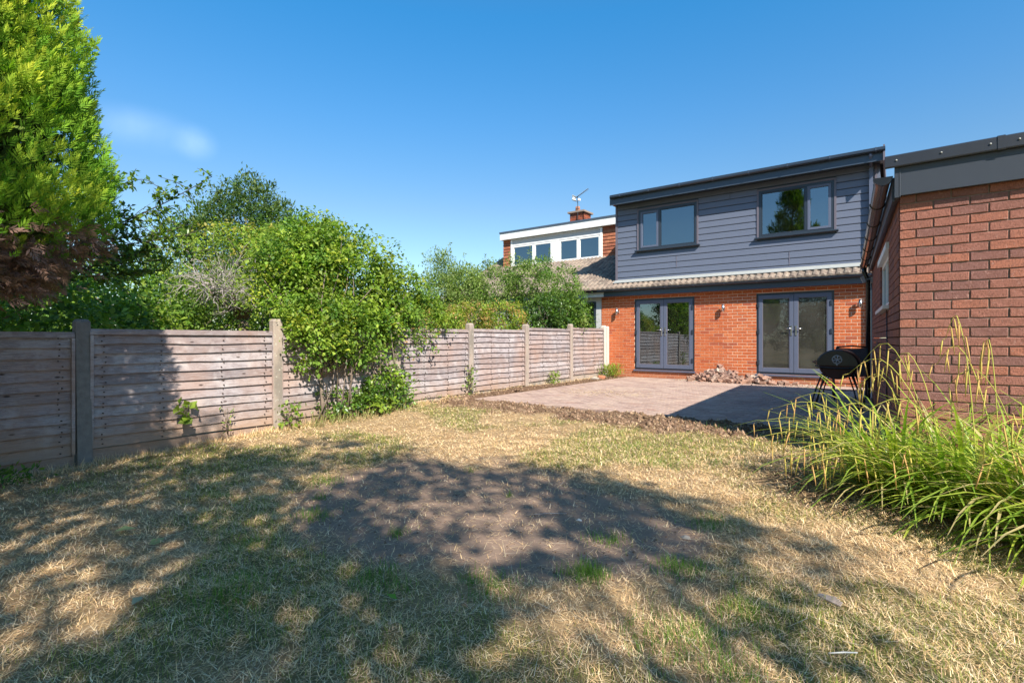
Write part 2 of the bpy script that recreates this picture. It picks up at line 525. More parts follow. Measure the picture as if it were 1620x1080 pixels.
# ------------------------------------------------------------------ terrain
PX0, PX1, PY0, PY1 = -5.97, -.12, 6.98, 13.58      # patio
FX = -6.6                                           # fence line
def zbase(x, y):
    y = np.asarray(y, float); x = np.asarray(x, float)
    z = np.where(y < 7, -.03 - .035 * (7 - y), -.02)
    z = np.where(y < -1, -.31, z)
    z = np.where((x > PX0 - .02) & (x < PX1 + .35) & (y > PY0), -.13, z)
    return z
def zrough(x, y):
    m = mudmask(x, y); d = dirtmask(x, y)
    amp = .03 * (1 - .75 * d) + .045 * m
    near = (x > -7.4) & (x < 5) & (y > -2) & (y < 14)
    return np.where(near, (fbm(x * 1.3, y * 1.3, 5, 3) - .5) * .06 + (fbm(x * 7, y * 7, 9, 3) - .5) * amp * 1.9 + m * (.006 + .03 * np.maximum(0, fbm(x * 3, y * 3, 21, 3) - .5)), 0)
def dirtmask(x, y):
    n = fbm(x * 1.6, y * 1.6, 3, 4)
    d1 = ((x + 2.55) / 1.55) ** 2 + ((y - 2.95) / 1.05) ** 2
    d2 = ((x + 1.5) / .7) ** 2 + ((y - 2.9) / .75) ** 2
    d = np.minimum(d1, d2)
    return sstep(1.35, .55, d + (n - .5) * 1.9)
def mudmask(x, y):
    n = fbm(x * 2.2, y * 2.2, 13, 4)
    ed = 6.25 + (n - .5) * .9 + .25 * sstep(-1.5, -.3, x) * 0
    strip = sstep(ed - .22, ed + .12, y) * (x > -6.6)
    side = sstep(-.9, -.2, x + (n - .5) * .8) * sstep(4.9, 5.6, y)
    bank = sstep(-5.9, -6.1, x) * sstep(6.2, 7, y) * .6
    sed = sstep(1.1, .5, np.hypot((x + .1) / 1.0, (y - 4.7) / .8)) * .85
    return np.clip(np.maximum(np.maximum(strip, side), np.maximum(bank, sed)), 0, 1)
def greenmask(x, y):
    g = sstep(.48, .63, fbm(x * 1.15 + 7, y * 1.15 + 3, 41, 4))
    b1 = sstep(1.0, .2, np.hypot((x + 2.0) / 1.3, (y - 5.0) / .55) + (fbm(x * 3, y * 3, 77, 3) - .5) * 1.2) * .9
    b2 = sstep(1.0, .3, np.hypot((x + .2) / .55, (y - 2.6) / .4) + (fbm(x * 3, y * 3, 79, 3) - .5) * 1.3)
    b3 = sstep(1.0, .3, np.hypot((x + 1.6) / 1.5, (y - 1.4) / .7) + (fbm(x * 3, y * 3, 80, 3) - .5) * 1.3) * .7
    b4 = sstep(1.0, .3, np.hypot((x + 5.2) / .9, (y - 3.9) / .35) + (fbm(x * 3, y * 3, 81, 3) - .5) * 1.3) * .9
    return np.clip(np.maximum.reduce([g * .8, b1, b2, b3, b4]), 0, 1) * (1 - .9 * dirtmask(x, y)) * (1 - mudmask(x, y))
def zg(x, y):
    return zbase(x, y) + zrough(np.asarray(x, float), np.asarray(y, float))

def graded(lo, hi, step, far):
    a = list(np.arange(lo, hi + step * .5, step))
    s = step; x = lo; L = []
    while x > -far: s *= 1.45; x -= s; L.append(x)
    s = step; x = a[-1]; R = []
    while x < far: s *= 1.45; x += s; R.append(x)
    return np.array(L[::-1] + a + R)
gx = graded(-7.2, 2.4, .04, 600); gy = graded(-.2, 7.2, .04, 600)
X, Y = np.meshgrid(gx, gy)
Z = zg(X, Y)
V = np.stack([X, Y, Z], -1).reshape(-1, 3)
nx, ny = len(gx), len(gy)
I = np.arange(nx * ny).reshape(ny, nx)
F = np.stack([I[:-1, :-1], I[:-1, 1:], I[1:, 1:], I[1:, :-1]], -1).reshape(-1, 4)
me = np_mesh('ground', V, F, 'ground_soil', smooth=True)
a = me.attributes.new('mask', 'FLOAT_COLOR', 'POINT')
mk = np.ones((len(V), 4), np.float32)
mk[:, 0] = dirtmask(X, Y).ravel(); mk[:, 1] = greenmask(X, Y).ravel(); mk[:, 2] = mudmask(X, Y).ravel()
a.data.foreach_set('color', mk.ravel())
g = link('ground', me); tag(g, kind='structure')

# ------------------------------------------------------------------ brickwork
def brick_mesh(name, mat, L, H, D, seed, rough=0.0):
    """a single brick, origin at its lower front left corner, x along, y inward, z up; chamfered face"""
    rr = random.Random(seed)
    j = lambda a: (rr.random() - .5) * 2 * a
    c = .004 if rough == 0 else .0035
    mb = MB()
    n = 2 if rough == 0 else 4
    # front ring (chamfered) and back ring
    def ring(x0, x1, z0, z1, y, jit):
        pts = []
        for i in range(n): pts.append((x0 + (x1 - x0) * i / n, y + j(jit * .5), z0 + j(jit)))
        pts.append((x1 + j(jit * .6), y + j(jit * .5), z0 + j(jit * .5)))
        for i in range(1, n + 1): pts.append((x1 - (x1 - x0) * i / n, y + j(jit * .5), z1 + j(jit)))
        pts[n + 1] = (x1 + j(jit * .6), y, z1 + j(jit * .5)) if n > 99 else pts[n + 1]
        pts.insert(n + 1, (x1 + j(jit * .6), y + j(jit * .5), z1 + j(jit * .5)))
        return pts
    A = ring(c, L - c, c, H - c, 0, rough); B = ring(0, L, 0, H, c * 1.2, rough); C = ring(0, L, 0, H, D, 0)
    k = len(A)
    vs = A + B + C
    fs = [tuple(range(k))]
    for o_ in (0, k):
        fs += [(o_ + i, o_ + i + k, o_ + (i + 1) % k + k, o_ + (i + 1) % k) for i in range(k)]
    mb.add(vs, fs)
    me = mb.mesh(name, mat)
    return me
def wall_rects(length, z0, z1, openings, first_half=False):
    """stretcher bond bricks as (s, z, len, h); openings are (s0,s1,z0,z1)"""
    out = []
    n = int(math.ceil((z1 - z0) / .075))
    for k in range(n):
        zb = z0 + k * .075; zt = min(zb + .065, z1)
        if zt - zb < .02: continue
        off = 0 if (k + first_half) % 2 else -.1125
        cuts = [(0, length)]
        for (a, b, c, d) in openings:
            if zb < d - .01 and zt > c + .01:
                nc = []
                for (p, q) in cuts:
                    if b <= p or a >= q: nc.append((p, q)); continue
                    if a > p: nc.append((p, a))
                    if b < q: nc.append((b, q))
                cuts = nc
        s = off
        while s < length:
            for (p, q) in cuts:
                a = max(s, p); b = min(s + .215, q)
                if b - a > .025: out.append((a, zb, b - a, zt - zb))
            s += .225
    return out
def backing(mb, org, U, N, length, z0, z1, openings, depth0, depth1):
    ss = sorted({0, length, *[o[0] for o in openings], *[o[1] for o in openings]})
    for a, b in zip(ss[:-1], ss[1:]):
        zz = [(z0, z1)]
        for o in openings:
            if o[0] <= a + 1e-6 and o[1] >= b - 1e-6:
                nz = []
                for p, q in zz:
                    if o[2] > p: nz.append((p, min(q, o[2])))
                    if o[3] < q: nz.append((max(p, o[3]), q))
                zz = nz
        for p, q in zz:
            if q - p > .001: mb.obox(org, U, N, (0, 0, 1), (a, b), (-depth1, -depth0), (p, q))
def brickwork(parent, wall_name, brick_mat_, mortar_mat, org, U, N, length, z0, z1, openings, limit, keyf, rough=0., first_half=False, skip=None, proud=.008, thick=.1):
    """parent > wall > brick; the `limit` nearest are separate bricks, the rest one part"""
    org = Vector(org); U = Vector(U); N = Vector(N)
    mb = MB()
    backing(mb, org, U, N, length, z0, z1, openings, proud, .24)
    wall = mb.build(wall_name, mortar_mat, parent)
    rects = wall_rects(length, z0, z1, openings, first_half)
    rects = [r_ for r_ in rects if not (skip and skip(r_))]
    rects.sort(key=lambda r_: keyf(org + U * (r_[0] + r_[2] / 2) + Vector((0, 0, r_[1]))))
    var = [brick_mesh('brick', brick_mat_, .215, .065, thick, k, rough) for k in range(5)]
    rz = math.atan2(U.y, U.x)
    rest = MB()
    rr = random.Random(7)
    for i, (s, z, L, H) in enumerate(rects):
        pr = rr.uniform(-.0015, .0015) * (1 + (rough > 0) * 1.2)
        p = org + U * s + N * pr + Vector((0, 0, z))
        if i < limit:
            piece('brick', var[rr.randrange(5)], wall, p, (L / .215, 1, H / .065), rz)
        else:
            rest.obox(p, U, -N, (0, 0, 1), (0, L), (0, thick), (0, H), rr.random() + .001)
    if rest.v: rest.build('brick', brick_mat_, wall, kind='stuff')
    return wall
cam_p = Vector((0, 0, EYE))
near_key = lambda p: (p - cam_p).length

# ------------------------------------------------------------------ the house
HY = 13.59
house = thing('house', (-3.5, HY, 0), 'brick house with slate grey clad upper floor and two pairs of glazed patio doors', 'house')
HX0, HX1 = -6.80, -.22
CX0_ = -6.41
DR = (-2.662, -1.052, .215, 2.158)      # right doors x0,x1,z0,z1
DL = (-5.787, -4.140, .215, 2.165)
def ho(d): return (d[0] - HX0, d[1] - HX0, d[2], d[3])
brickwork(house, 'rear_wall', 'house_brick', 'house_mortar', (HX0, HY, 0), (1, 0, 0), (0, -1, 0), HX1 - HX0, -.15, 2.34,
          [ho(DR), ho(DL)], 300, near_key, proud=.004)
# inner shell so the glass has a room behind it
m = MB()
m.box(HX0 + .03, HX1 - .03, 17.2, 17.3, -.1, 2.51); m.box(HX0 + .03, HX0 + .1, HY + .25, 17.2, -.1, 2.41); m.box(HX1 - .1, HX1 - .03, HY + .25, 17.2, -.1, 2.41)
m.box(CX0_ + .06, HX1 - .03, 17.2, 17.3, 2.53, 4.95); m.box(CX0_ + .06, CX0_ + .12, 13.98, 17.2, 2.53, 4.84); m.box(HX1 - .16, HX1 - .1, 13.98, 17.2, 2.53, 4.84)
m.box(HX0 + .1, HX1 - .1, HY + .25, 17.2, -.1, .15); m.box(HX0 + .1, HX1 - .1, HY + .25, 17.2, 2.42, 2.52); m.box(CX0_ + .06, HX1 - .1, 13.98, 17.2, 4.85, 4.95)
m.box(-3.5, -3.4, HY + .26, 17.19, .16, 2.41); m.box(-3.5, -3.4, 13.99, 17.19, 2.53, 4.84)
m.build('interior_wall', 'room_wall', house)
m = MB(); m.box(-2.75, -.95, HY + .30, HY + .33, .16, 2.40); m.build('blackout_board', 'blind_board', house)

def frame_box(mb, x0, x1, z0, z1, wl, wr, wb, wt, y0, y1):
    mb.box(x0, x0 + wl, y0, y1, z0, z1); mb.box(x1 - wr, x1, y0, y1, z0, z1)
    mb.box(x0 + wl, x1 - wr, y0, y1, z0, z0 + wb); mb.box(x0 + wl, x1 - wr, y0, y1, z1 - wt, z1)
def french_doors(name, d, glassmat):
    x0, x1, z0, z1 = d
    y = HY
    m = MB(); frame_box(m, x0 + .004, x1 - .004, z0, z1 - .004, .045, .045, .045, .045, y + .012, y + .085)
    fr = m.build(name, 'anthracite_plastic', house)
    mid = (x0 + x1) / 2
    for side, (a, b) in enumerate(((x0 + .05, mid - .004), (mid + .004, x1 - .05))):
        m = MB(); frame_box(m, a, b, z0 + .05, z1 - .05, .085, .085, .10, .085, y - .004, y + .06)
        leaf = m.build('door_leaf', 'sash_plastic', house, bevel=.004)
        m = MB(); frame_box(m, a + .085, b - .085, z0 + .15, z1 - .135, .012, .012, .012, .012, y + .002, y + .03)
        m.build('glazing_bead', 'cladding_trim', leaf)
        m = MB(); m.box(a + .083, b - .083, y + .018, y + .030, z0 + .148, z1 - .133)
        m.build('pane', glassmat, leaf)
        hx = b - .045 if side == 0 else a + .045
        m = MB(); m.box(hx - .017, hx + .017, y - .016, y - .004, 1.14, 1.37)
        m.tube([(hx, y - .014, 1.30), (hx, y - .05, 1.30)], .010)
        sg = -1 if side == 0 else 1
        m.tube([(hx, y - .05, 1.30), (hx + sg * .05, y - .053, 1.305), (hx + sg * .125, y - .05, 1.298)], [.011, .010, .008])
        m.build('handle', 'steel', leaf)
        ox = a + .0 if side == 0 else b
        for hz in (z0 + .28, (z0 + z1) / 2 + .05, z1 - .28):
            m = MB(); m.box(ox - .022, ox + .022, y - .024, y - .0045, hz - .055, hz + .055)
            m.build('hinge', 'anthracite_plastic', leaf, bevel=.003)
    m = MB(); m.box(x0 - .02, x1 + .02, y - .045, y + .08, z0 - .042, z0 - .003)
    m.build('door_sill', 'sash_plastic', house, bevel=.004)
french_doors('door_frame', DL, 'door_glass')
french_doors('door_frame', DR, 'dusty_glass')

# lower eaves: fascia, gutter, tiles
m = MB(); m.box(-6.64, HX1 + .02, HY - .19, HY - .168, 2.255, 2.43); m.build('fascia_board', 'fascia_plastic', house)
m = MB(); m.box(-6.64, HX1 + .02, HY - .168, HY - .002, 2.342, 2.352); m.build('soffit', 'fascia_plastic', house)
def half_round(rad, thick=.006, n=9):
    a = [(-rad * math.cos(math.pi * k / n), -rad * math.sin(math.pi * k / n)) for k in range(n + 1)]
    b = [(-(rad - thick) * math.cos(math.pi * k / n), -(rad - thick) * math.sin(math.pi * k / n)) for k in range(n, -1, -1)]
    return a + b
m = MB(); m.extrude(half_round(.056), (-6.8, HY - .25, 2.445), (0, 1, 0), (0, 0, 1), (1, 0, 0), 6.6)
m.build('lower_gutter', 'anthracite_plastic', house)
def clip(mb, x, y, z, rad=.062):
    mb.extrude(half_round(rad, .008), (x - .015, y, z), (0, 1, 0), (0, 0, 1), (1, 0, 0), .03)
for k in range(9):
    m = MB(); clip(m, -6.3 + k * .74, HY - .25, 2.447); m.build('gutter_clip', 'fascia_plastic', house)
SL = .53; AL = math.atan(SL)                                      # roof slope
def roof_z(y): return 2.47 + SL * (y - 13.33)
def tile_mesh():
    prof = [(0, 0), (.03, .03), (.06, .036), (.09, .028), (.12, .004), (.15, 0), (.18, .03), (.21, .036), (.24, .028), (.27, .004), (.30, 0)]
    vs = []; n = len(prof)
    L = .40
    for (yy, lift) in ((0, .016), (L, 0.0)):
        for (x, z) in prof: vs.append((x, yy * math.cos(AL), yy * math.sin(AL) + (z + lift)))
    for (x, z) in prof: vs.append((x, 0.002, z * .25 - .012))
    fs = [(i, i + 1, n + i + 1, n + i) for i in range(n - 1)] + [(2 * n + i, 2 * n + i + 1, i + 1, i) for i in range(n - 1)]
    return MB().add(vs, fs).mesh('tile', 'roof_tile')
TILE = tile_mesh()
def tile_field(parent, x0, x1, y0, ncourse, skipf, first):
    gauge = .30
    rr = random.Random(3)
    for k in range(ncourse):
        y = y0 + k * gauge * math.cos(AL)
        x = x0 + first
        while x < x1 - .05:
            if not skipf(x + .15, y):
                p = (x, y, roof_z(y) + rr.uniform(0, .006))
                piece('tile', TILE, parent, p, (1.0, 1.0, 1.0), rr.uniform(-.006, .006))
            x += .30
m = MB()
m.extrude([(13.36, roof_z(13.36) - .03), (13.85, roof_z(13.85) - .03), (13.85, roof_z(13.85) - .1), (13.36, roof_z(13.36) - .1)], (-6.42, 0, 0), (0, 1, 0), (0, 0, 1), (1, 0, 0), 6.42 + HX1)
hroof = m.build('lower_roof', 'dark_felt', house)
tile_field(hroof, -6.42, HX1 + .05, 13.32, 2, lambda x, y: False, 0)
m = MB(); m.extrude([(13.56, roof_z(13.56) + .055), (13.735, roof_z(13.735) + .05), (13.735, roof_z(13.735) + .065), (13.56, roof_z(13.56) + .061)], (-6.43, 0, 0), (0, 1, 0), (0, 0, 1), (1, 0, 0), 6.43 + HX1)
m.build('lead_flashing', 'lead_flashing', house)

# clad upper storey
CY = 13.74; CX0, CX1 = -6.41, -.30
WR = (-2.63, -1.064, 3.53, 4.662); WL = (-5.725, -4.125, 3.535, 4.652)
m = MB()
oo = [(w_[0] - CX0, w_[1] - CX0, w_[2], w_[3]) for w_ in (WR, WL)]
backing(m, Vector((CX0, CY, 0)), Vector((1, 0, 0)), Vector((0, -1, 0)), CX1 - CX0, 2.6, 4.92, oo, .012, .22)
clad = m.build('upper_wall', 'anthracite_plastic', house)
nb = 14; gz = (4.90 - 2.635) / nb
joints = {0: [.36], 1: [.0], 2: [.36], 3: [], 4: [.8], 5: [], 6: []}
for k in range(nb):
    za = 2.635 + k * gz; zb = za + gz
    cuts = [(CX0 + .05, CX1 - .012)]
    for w_ in (WR, WL):
        if za < w_[3] + .03 and zb > w_[2] - .03:
            cuts = [c_ for (p, q) in cuts for c_ in (((p, w_[0] - .045), (w_[1] + .045, q)) if p < w_[0] < q else ((p, q),))]
    fin = []
    for (p, q) in cuts:
        jx = -4.66 if k in (2, 3) else (-1.98 if k in (1, 2) else (-1.94 if k in (5,) else (-3.3 if k == 12 else None)))
        js = []
        if k in (2, 3): js.append(-4.66)
        if k in (1, 2): js.append(-1.97)
        if k in (5,): js.append(-1.94)
        if k == 12: js.append(-3.3)
        edges = [p] + [x for x in js if p + .1 < x < q - .1] + [q]
        for a_, b_ in zip(edges[:-1], edges[1:]): fin.append((a_ + (.004 if a_ != p else 0), b_ - (.004 if b_ != q else 0)))
    for (p, q) in fin:
        m = MB()
        h = gz
        prof = [(0.0, 0.012), (-.012, .015), (-.014, .03), (-.010, h * .55), (-.008, h - .016), (-.003, h - .003), (.012, h - .003), (.012, .012)]
        m.extrude([(y_, z_) for y_, z_ in prof], (p, CY, za), (0, 1, 0), (0, 0, 1), (1, 0, 0), q - p)
        m.build('cladding_board', 'slate_cladding', clad)
m = MB(); m.box(CX0 - .012, CX0 + .045, CY - .026, CY + .05, 2.60, 4.92); m.build('corner_trim', 'cladding_trim', clad)
m = MB(); m.box(CX1 - .01, CX1 + .03, CY - .026, CY + .05, 2.64, 4.92); m.build('corner_trim', 'cladding_trim', clad)
# joint covers
for (x, k0, k1) in ((-4.66, 2, 4), (-1.97, 1, 3), (-1.94, 5, 6)):
    m = MB(); m.box(x - .006, x + .006, CY - .0175, CY - .004, 2.635 + k0 * gz + .01, 2.635 + k1 * gz - .006); m.build('joint_cover', 'cladding_trim', clad)

def window(parent, wdw, mull, narrow_left):
    x0, x1, z0, z1 = wdw
    m = MB(); frame_box(m, x0 - .045, x1 + .045, z0 - .045, z1 + .045, .044, .044, .044, .044, CY - .028, CY + .0); m.build('window_trim', 'cladding_trim', parent)
    m = MB(); frame_box(m, x0, x1, z0, z1, .055, .055, .055, .055, CY - .018, CY + .07); m.box(mull - .025, mull + .025, CY - .017, CY + .069, z0 + .056, z1 - .056)
    fr = m.build('window_frame', 'anthracite_plastic', parent, bevel=.003)
    for (a, b, op) in ((x0 + .055, mull - .025, narrow_left), (mull + .025, x1 - .055, not narrow_left)):
        wd = .055 if op else .018
        m = MB(); frame_box(m, a + .003, b - .003, z0 + .058, z1 - .058, wd, wd, wd, wd, CY - (.026 if op else .010), CY + .05)
        m.build('window_sash', 'sash_plastic' if op else 'anthracite_plastic', fr, bevel=.003)
        m = MB(); m.box(a + wd, b - wd, CY + .012, CY + .022, z0 + .055 + wd, z1 - .055 - wd)
        m.build('pane', 'window_glass', fr)
    m = MB(); m.box(x0 - .09, x1 + .09, CY - .10, CY + .03, z0 - .036, z0 - .004); m.build('window_sill', 'anthracite_plastic', parent, bevel=.004)
window(house, WR, -1.62, False)
window(house, WL, -5.13, True)
# upper eaves
m = MB(); m.box(CX0 - .03, -.16, 13.375, 13.40, 4.825, 5.02); m.build('upper_fascia', 'fascia_plastic', house)
m = MB(); m.box(CX0 - .03, -.16, 13.40, CY + .02, 4.862, 4.874); m.build('upper_soffit', 'anthracite_plastic', house)
m = MB(); m.extrude([(-.055, .0), (-.06, -.06), (-.035, -.085), (.02, -.085), (.045, -.06), (.045, 0), (.038, 0), (.038, -.055), (-.03, -.07), (-.048, 0)], (CX0 + .02, 13.325, 5.085), (0, 1, 0), (0, 0, 1), (1, 0, 0), 6.27)
m.build('upper_gutter', 'anthracite_plastic', house)
for k in range(8):
    m = MB(); x = CX0 + .3 + k * .83
    m.extrude([(-.064, .004), (-.068, -.066), (-.04, -.093), (.02, -.093), (.05, -.066), (.05, .004)], (x, 13.325, 5.085), (0, 1, 0), (0, 0, 1), (1, 0, 0), .03)
    m.build('gutter_clip', 'fascia_plastic', house)
m = MB(); m.extrude([(13.36, 5.02), (13.36, 5.085), (18.0, 5.30), (18.0, 5.02)], (CX0 - .03, 0, 0), (0, 1, 0), (0, 0, 1), (1, 0, 0), 6.25 + .05)
m.build('flat_roof', 'dark_felt', house)
m = MB(); m.extrude([(13.30, 4.80), (13.30, 5.13), (18.0, 5.36), (18.0, 4.9), (13.9, 4.80)], (-.158, 0, 0), (0, 1, 0), (0, 0, 1), (1, 0, 0), .03)
m.build('bargeboard', 'cladding_trim', house)
m = MB(); m.box(CX1 - .0, HX1, CY + .06, 18, 2.6, 4.95); m.box(CX0 + .0, CX0 + .05, CY + .06, 18, 2.3, 5.015); m.build('side_wall', 'slate_cladding', house)
# downpipes of the house
def sqpipe(mb, x, y, z0, z1, s=.034): mb.box(x - s, x + s, y - s, y + s, z0, z1)
m = MB(); sqpipe(m, -.375, CY - .075, 2.72, 4.80); m.tube([(-.375, 13.34, 5.0), (-.375, 13.36, 4.93), (-.375, CY - .075, 4.80)], .034, 6); m.build('downpipe', 'sash_plastic', house)
for z in (3.0, 3.9, 4.7):
    m = MB(); m.box(-.44, -.31, CY - .035, CY - .018, z, z + .04); m.build('pipe_bracket', 'fascia_plastic', house)
m = MB(); sqpipe(m, -.355, HY - .07, .02, 2.40); m.build('downpipe', 'anthracite_plastic', house)

# wall lamps
for x, lab in ((-6.28, 'chrome up and down wall lamp on the brickwork nearest the fence'),
               (-3.408, 'chrome up and down wall lamp on the brickwork between the two pairs of doors'),
               (-.56, 'chrome up and down wall lamp on the brickwork nearest the downpipe')):
    tl = thing('wall_lamp', (x, HY, 1.83), lab, 'wall lamp', 'chrome wall lamps')
    m = MB(); m.box(x - .03, x + .03, HY - .016, HY - .002, 1.78, 1.88); m.box(x - .012, x + .012, HY - .06, HY - .016, 1.815, 1.845); m.build('back_plate', 'steel', tl)
    m = MB(); m.tube([(x, HY - .095, 1.745), (x, HY - .095, 1.915)], .036, 14); m.build('lamp_body', 'steel', tl)
    m = MB(); m.tube([(x, HY - .095, 1.916), (x, HY - .095, 1.920)], .030, 12); m.tube([(x, HY - .095, 1.740), (x, HY - .095, 1.744)], .030, 12); m.build('lens', 'white_plastic', tl)

# ------------------------------------------------------------------ the neighbouring house
nh = thing('neighbour_house', (-10, HY, 0), 'tiled house beyond the fence with white framed dormer and hung tile cheeks', 'house')
NX0, NX1 = -13.0, -6.8
m = MB(); m.box(NX0 + .3, NX1 - .01, HY + .01, HY + .25, -.1, 2.36); m.box(NX0 + .3, NX0 + .5, HY + .25, 18, -.1, 2.36); m.build('rear_wall', 'pale_render', nh)
m = MB(); m.box(-7.9, -6.98, HY - .01, HY + .05, .2, 2.15); nd = m.build('patio_door', 'anthracite_plastic', nh)
m = MB(); m.box(-7.84, -7.04, HY - .02, HY - .011, .28, 2.08); m.build('pane', 'window_glass', nd)
m = MB(); m.box(NX0, -6.645, HY - .19, HY - .168, 2.26, 2.42); m.build('fascia_board', 'pale_render', nh)
m = MB(); m.box(NX0, -6.9, HY - .168, HY + .02, 2.365, 2.375); m.build('soffit', 'pale_render', nh)
m = MB(); m.extrude(half_round(.056), (NX0, HY - .25, 2.445), (0, 1, 0), (0, 0, 1), (1, 0, 0), -6.81 - NX0); m.build('gutter', 'gutter_black', nh)
m = MB()
m.extrude([(13.36, roof_z(13.36) - .03), (18.0, roof_z(18) - .03), (18.0, roof_z(18) - .2), (13.36, roof_z(13.36) - .1)], (NX0, 0, 0), (0, 1, 0), (0, 0, 1), (1, 0, 0), CX0 - NX0 - .02)
m.extrude([(18.0, roof_z(18) - .03), (22.7, roof_z(13.36) - .03), (22.7, roof_z(13.36) - .1), (18, roof_z(18) - .2)], (NX0, 0, 0), (0, 1, 0), (0, 0, 1), (1, 0, 0), CX0 - NX0 - .02)
nroof = m.build('roof', 'dark_felt', nh)
DY = 15.9; DX0, DX1 = -12.15, -6.46
tile_field(nroof, NX0, CX0 - .03, 13.32, 17, lambda x, y: (x > DX0 and y > DY - .02) , 0)
m = MB(); m.box(NX0 - .03, NX0, 13.34, 13.36, 2.4, 2.6); m.extrude([(13.36, roof_z(13.36) - .12), (18.0, roof_z(18) - .12), (18, roof_z(18) + .02), (13.36, roof_z(13.36) + .02)], (NX0 - .03, 0, 0), (0, 1, 0), (0, 0, 1), (1, 0, 0), .028)
m.build('verge_board', 'pale_render', nh)
# dormer
m = MB(); m.box(DX0 + .02, DX1 + .035, DY + .05, 18.1, 3.6, 4.84); m.build('dormer_wall', 'room_wall', nh)
m = MB(); m.box(DX0 - .05, DX1 + .03, DY - .17, DY - .148, 4.862, 5.10); m.box(DX0 - .05, DX0 - .03, DY - .148, 18, 4.862, 5.10); m.build('dormer_fascia', 'white_plastic', nh)
m = MB(); m.box(DX0 - .07, DX1 + .04, DY - .19, 18.2, 5.102, 5.165); m.build('dormer_roof', 'blue_edge', nh)
m = MB(); m.box(DX0 - .028, DX1 + .03, DY - .148, DY + .04, 4.866, 4.88); m.build('dormer_soffit', 'white_plastic', nh)
# hung tiles on the cheeks facing the garden
def hung(x0, x1):
    h = .115; k = 0; rr = random.Random(int(x0 * 100))
    z = 3.72
    while z < 4.85:
        x = x0 - (.08 if k % 2 else 0)
        while x < x1:
            a, b = max(x, x0), min(x + .162, x1)
            if b - a > .02:
                m = MB(); m.extrude([(-.030, 0), (-.006, h + .01), (.02, h + .01), (.02, 0)], (a + .002, DY, z), (0, 1, 0), (0, 0, 1), (1, 0, 0), b - a - .004)
                m.build('hung_tile', 'hung_tile', nh)
            x += .165
        z += h; k += 1
hung(-7.90, DX1 + .02); hung(DX0, -11.78)
def wf(x0, x1, z0, z1, wl, wr, wb, wt, y0, y1, nm, mat):
    m = MB(); frame_box(m, x0, x1, z0, z1, wl, wr, wb, wt, y0, y1); return m.build(nm, mat, nh)
dw = wf(-11.77, -7.91, 3.745, 4.84, .075, .075, .09, .03, DY - .05, DY + .04, 'dormer_window', 'white_plastic')
def sub(parent, nm, mat, *boxes):
    m = MB()
    for b in boxes: m.box(*b)
    return m.build(nm, mat, parent)
sub(dw, 'head_panel', 'pale_render', (-11.69, -7.99, DY - .03, DY + .03, 4.66, 4.805))
sub(dw, 'head_rail', 'white_plastic', (-11.69, -7.99, DY - .045, DY + .02, 4.60, 4.655))
for a, b in ((-9.91, -9.63), ):
    sub(dw, 'mullion', 'white_plastic', (a, b, DY - .045, DY + .03, 3.84, 4.59))
for (a, b) in ((-11.69, -10.72), (-10.71, -9.92), (-9.62, -8.84), (-8.83, -7.99)):
    m = MB(); frame_box(m, a, b, 3.842, 4.588, .06, .06, .05, .05, DY - .035, DY + .03); m.build('window_sash', 'white_plastic', dw)
    sub(dw, 'pane', 'window_glass', (a + .055, b - .055, DY + .0, DY + .01, 3.89, 4.54))
m = MB()
for k in range(16):
    x = -8.72 + k * .042
    m.tube([(x, DY + .045, 3.88), (x + .008 * math.sin(k * 3), DY + .043, 4.2), (x, DY + .045, 4.53)], .018, 5)
m.build('net_curtain', 'curtain', nh)
# chimney
m = MB(); m.box(-10.22, -9.64, 17.7, 18.3, 4.6, 5.98); ch = m.build('chimney', 'garage_mortar', nh)
rr = random.Random(4)
for fc in range(2):
    for k in range(19):
        z = 4.6 + k * .075
        if fc == 0:
            s = -10.228 - (.11 if k % 2 else 0); e = -9.632
        else:
            s = 17.692 - (0 if k % 2 else .11); e = 18.3
        while s < e:
            a = max(s, -10.228 if fc == 0 else 17.692); b = min(s + .215, e)
            if b - a > .03 and z > 5.0:
                m = MB()
                if fc == 0: m.box(a, b, 17.692, 17.72, z, z + .065)
                else: m.box(-9.66, -9.632, a, b, z, z + .065)
                m.build('brick', 'chimney_brick', ch)
            s += .225
m = MB(); m.box(-10.30, -9.56, 17.62, 18.38, 5.985, 6.05); m.build('chimney_cap', 'garage_mortar', nh)
m = MB(); m.tube([(-10.05, 18.0, 6.05), (-10.05, 18.0, 6.30)], [.10, .085], 12); m.build('chimney_pot', 'terracotta', nh)
at = thing('television_aerial', (-9.85, 17.66, 5.7), 'thin television aerial on a pole strapped to the chimney stack', 'aerial')
m = MB(); m.tube([(-9.85, 17.64, 5.6), (-9.85, 17.64, 6.60)], .016, 6); m.build('pole', 'dark_felt', at)
m = MB(); m.tube([(-10.02, 17.62, 6.50), (-9.36, 17.58, 6.80)], .014, 6); m.build('boom', 'dark_felt', at)
m = MB()
for k in range(9):
    x = -9.80 + k * .05; z = 6.60 + k * .0227
    m.tube([(x, 17.50, z), (x, 17.70, z)], .004, 4)
m.tube([(-9.98, 17.45, 6.62), (-9.98, 17.80, 6.62)], .02, 4); m.tube([(-9.98, 17.45, 6.46), (-9.98, 17.80, 6.46)], .02, 4)
m.build('aerial_elements', 'lead_flashing', at)
m = MB(); m.box(-10.04, -9.99, 17.54, 17.72, 6.46, 6.62); m.box(-9.8, -9.75, 17.56, 17.68, 6.42, 6.50); m.build('reflector', 'white_plastic', at)

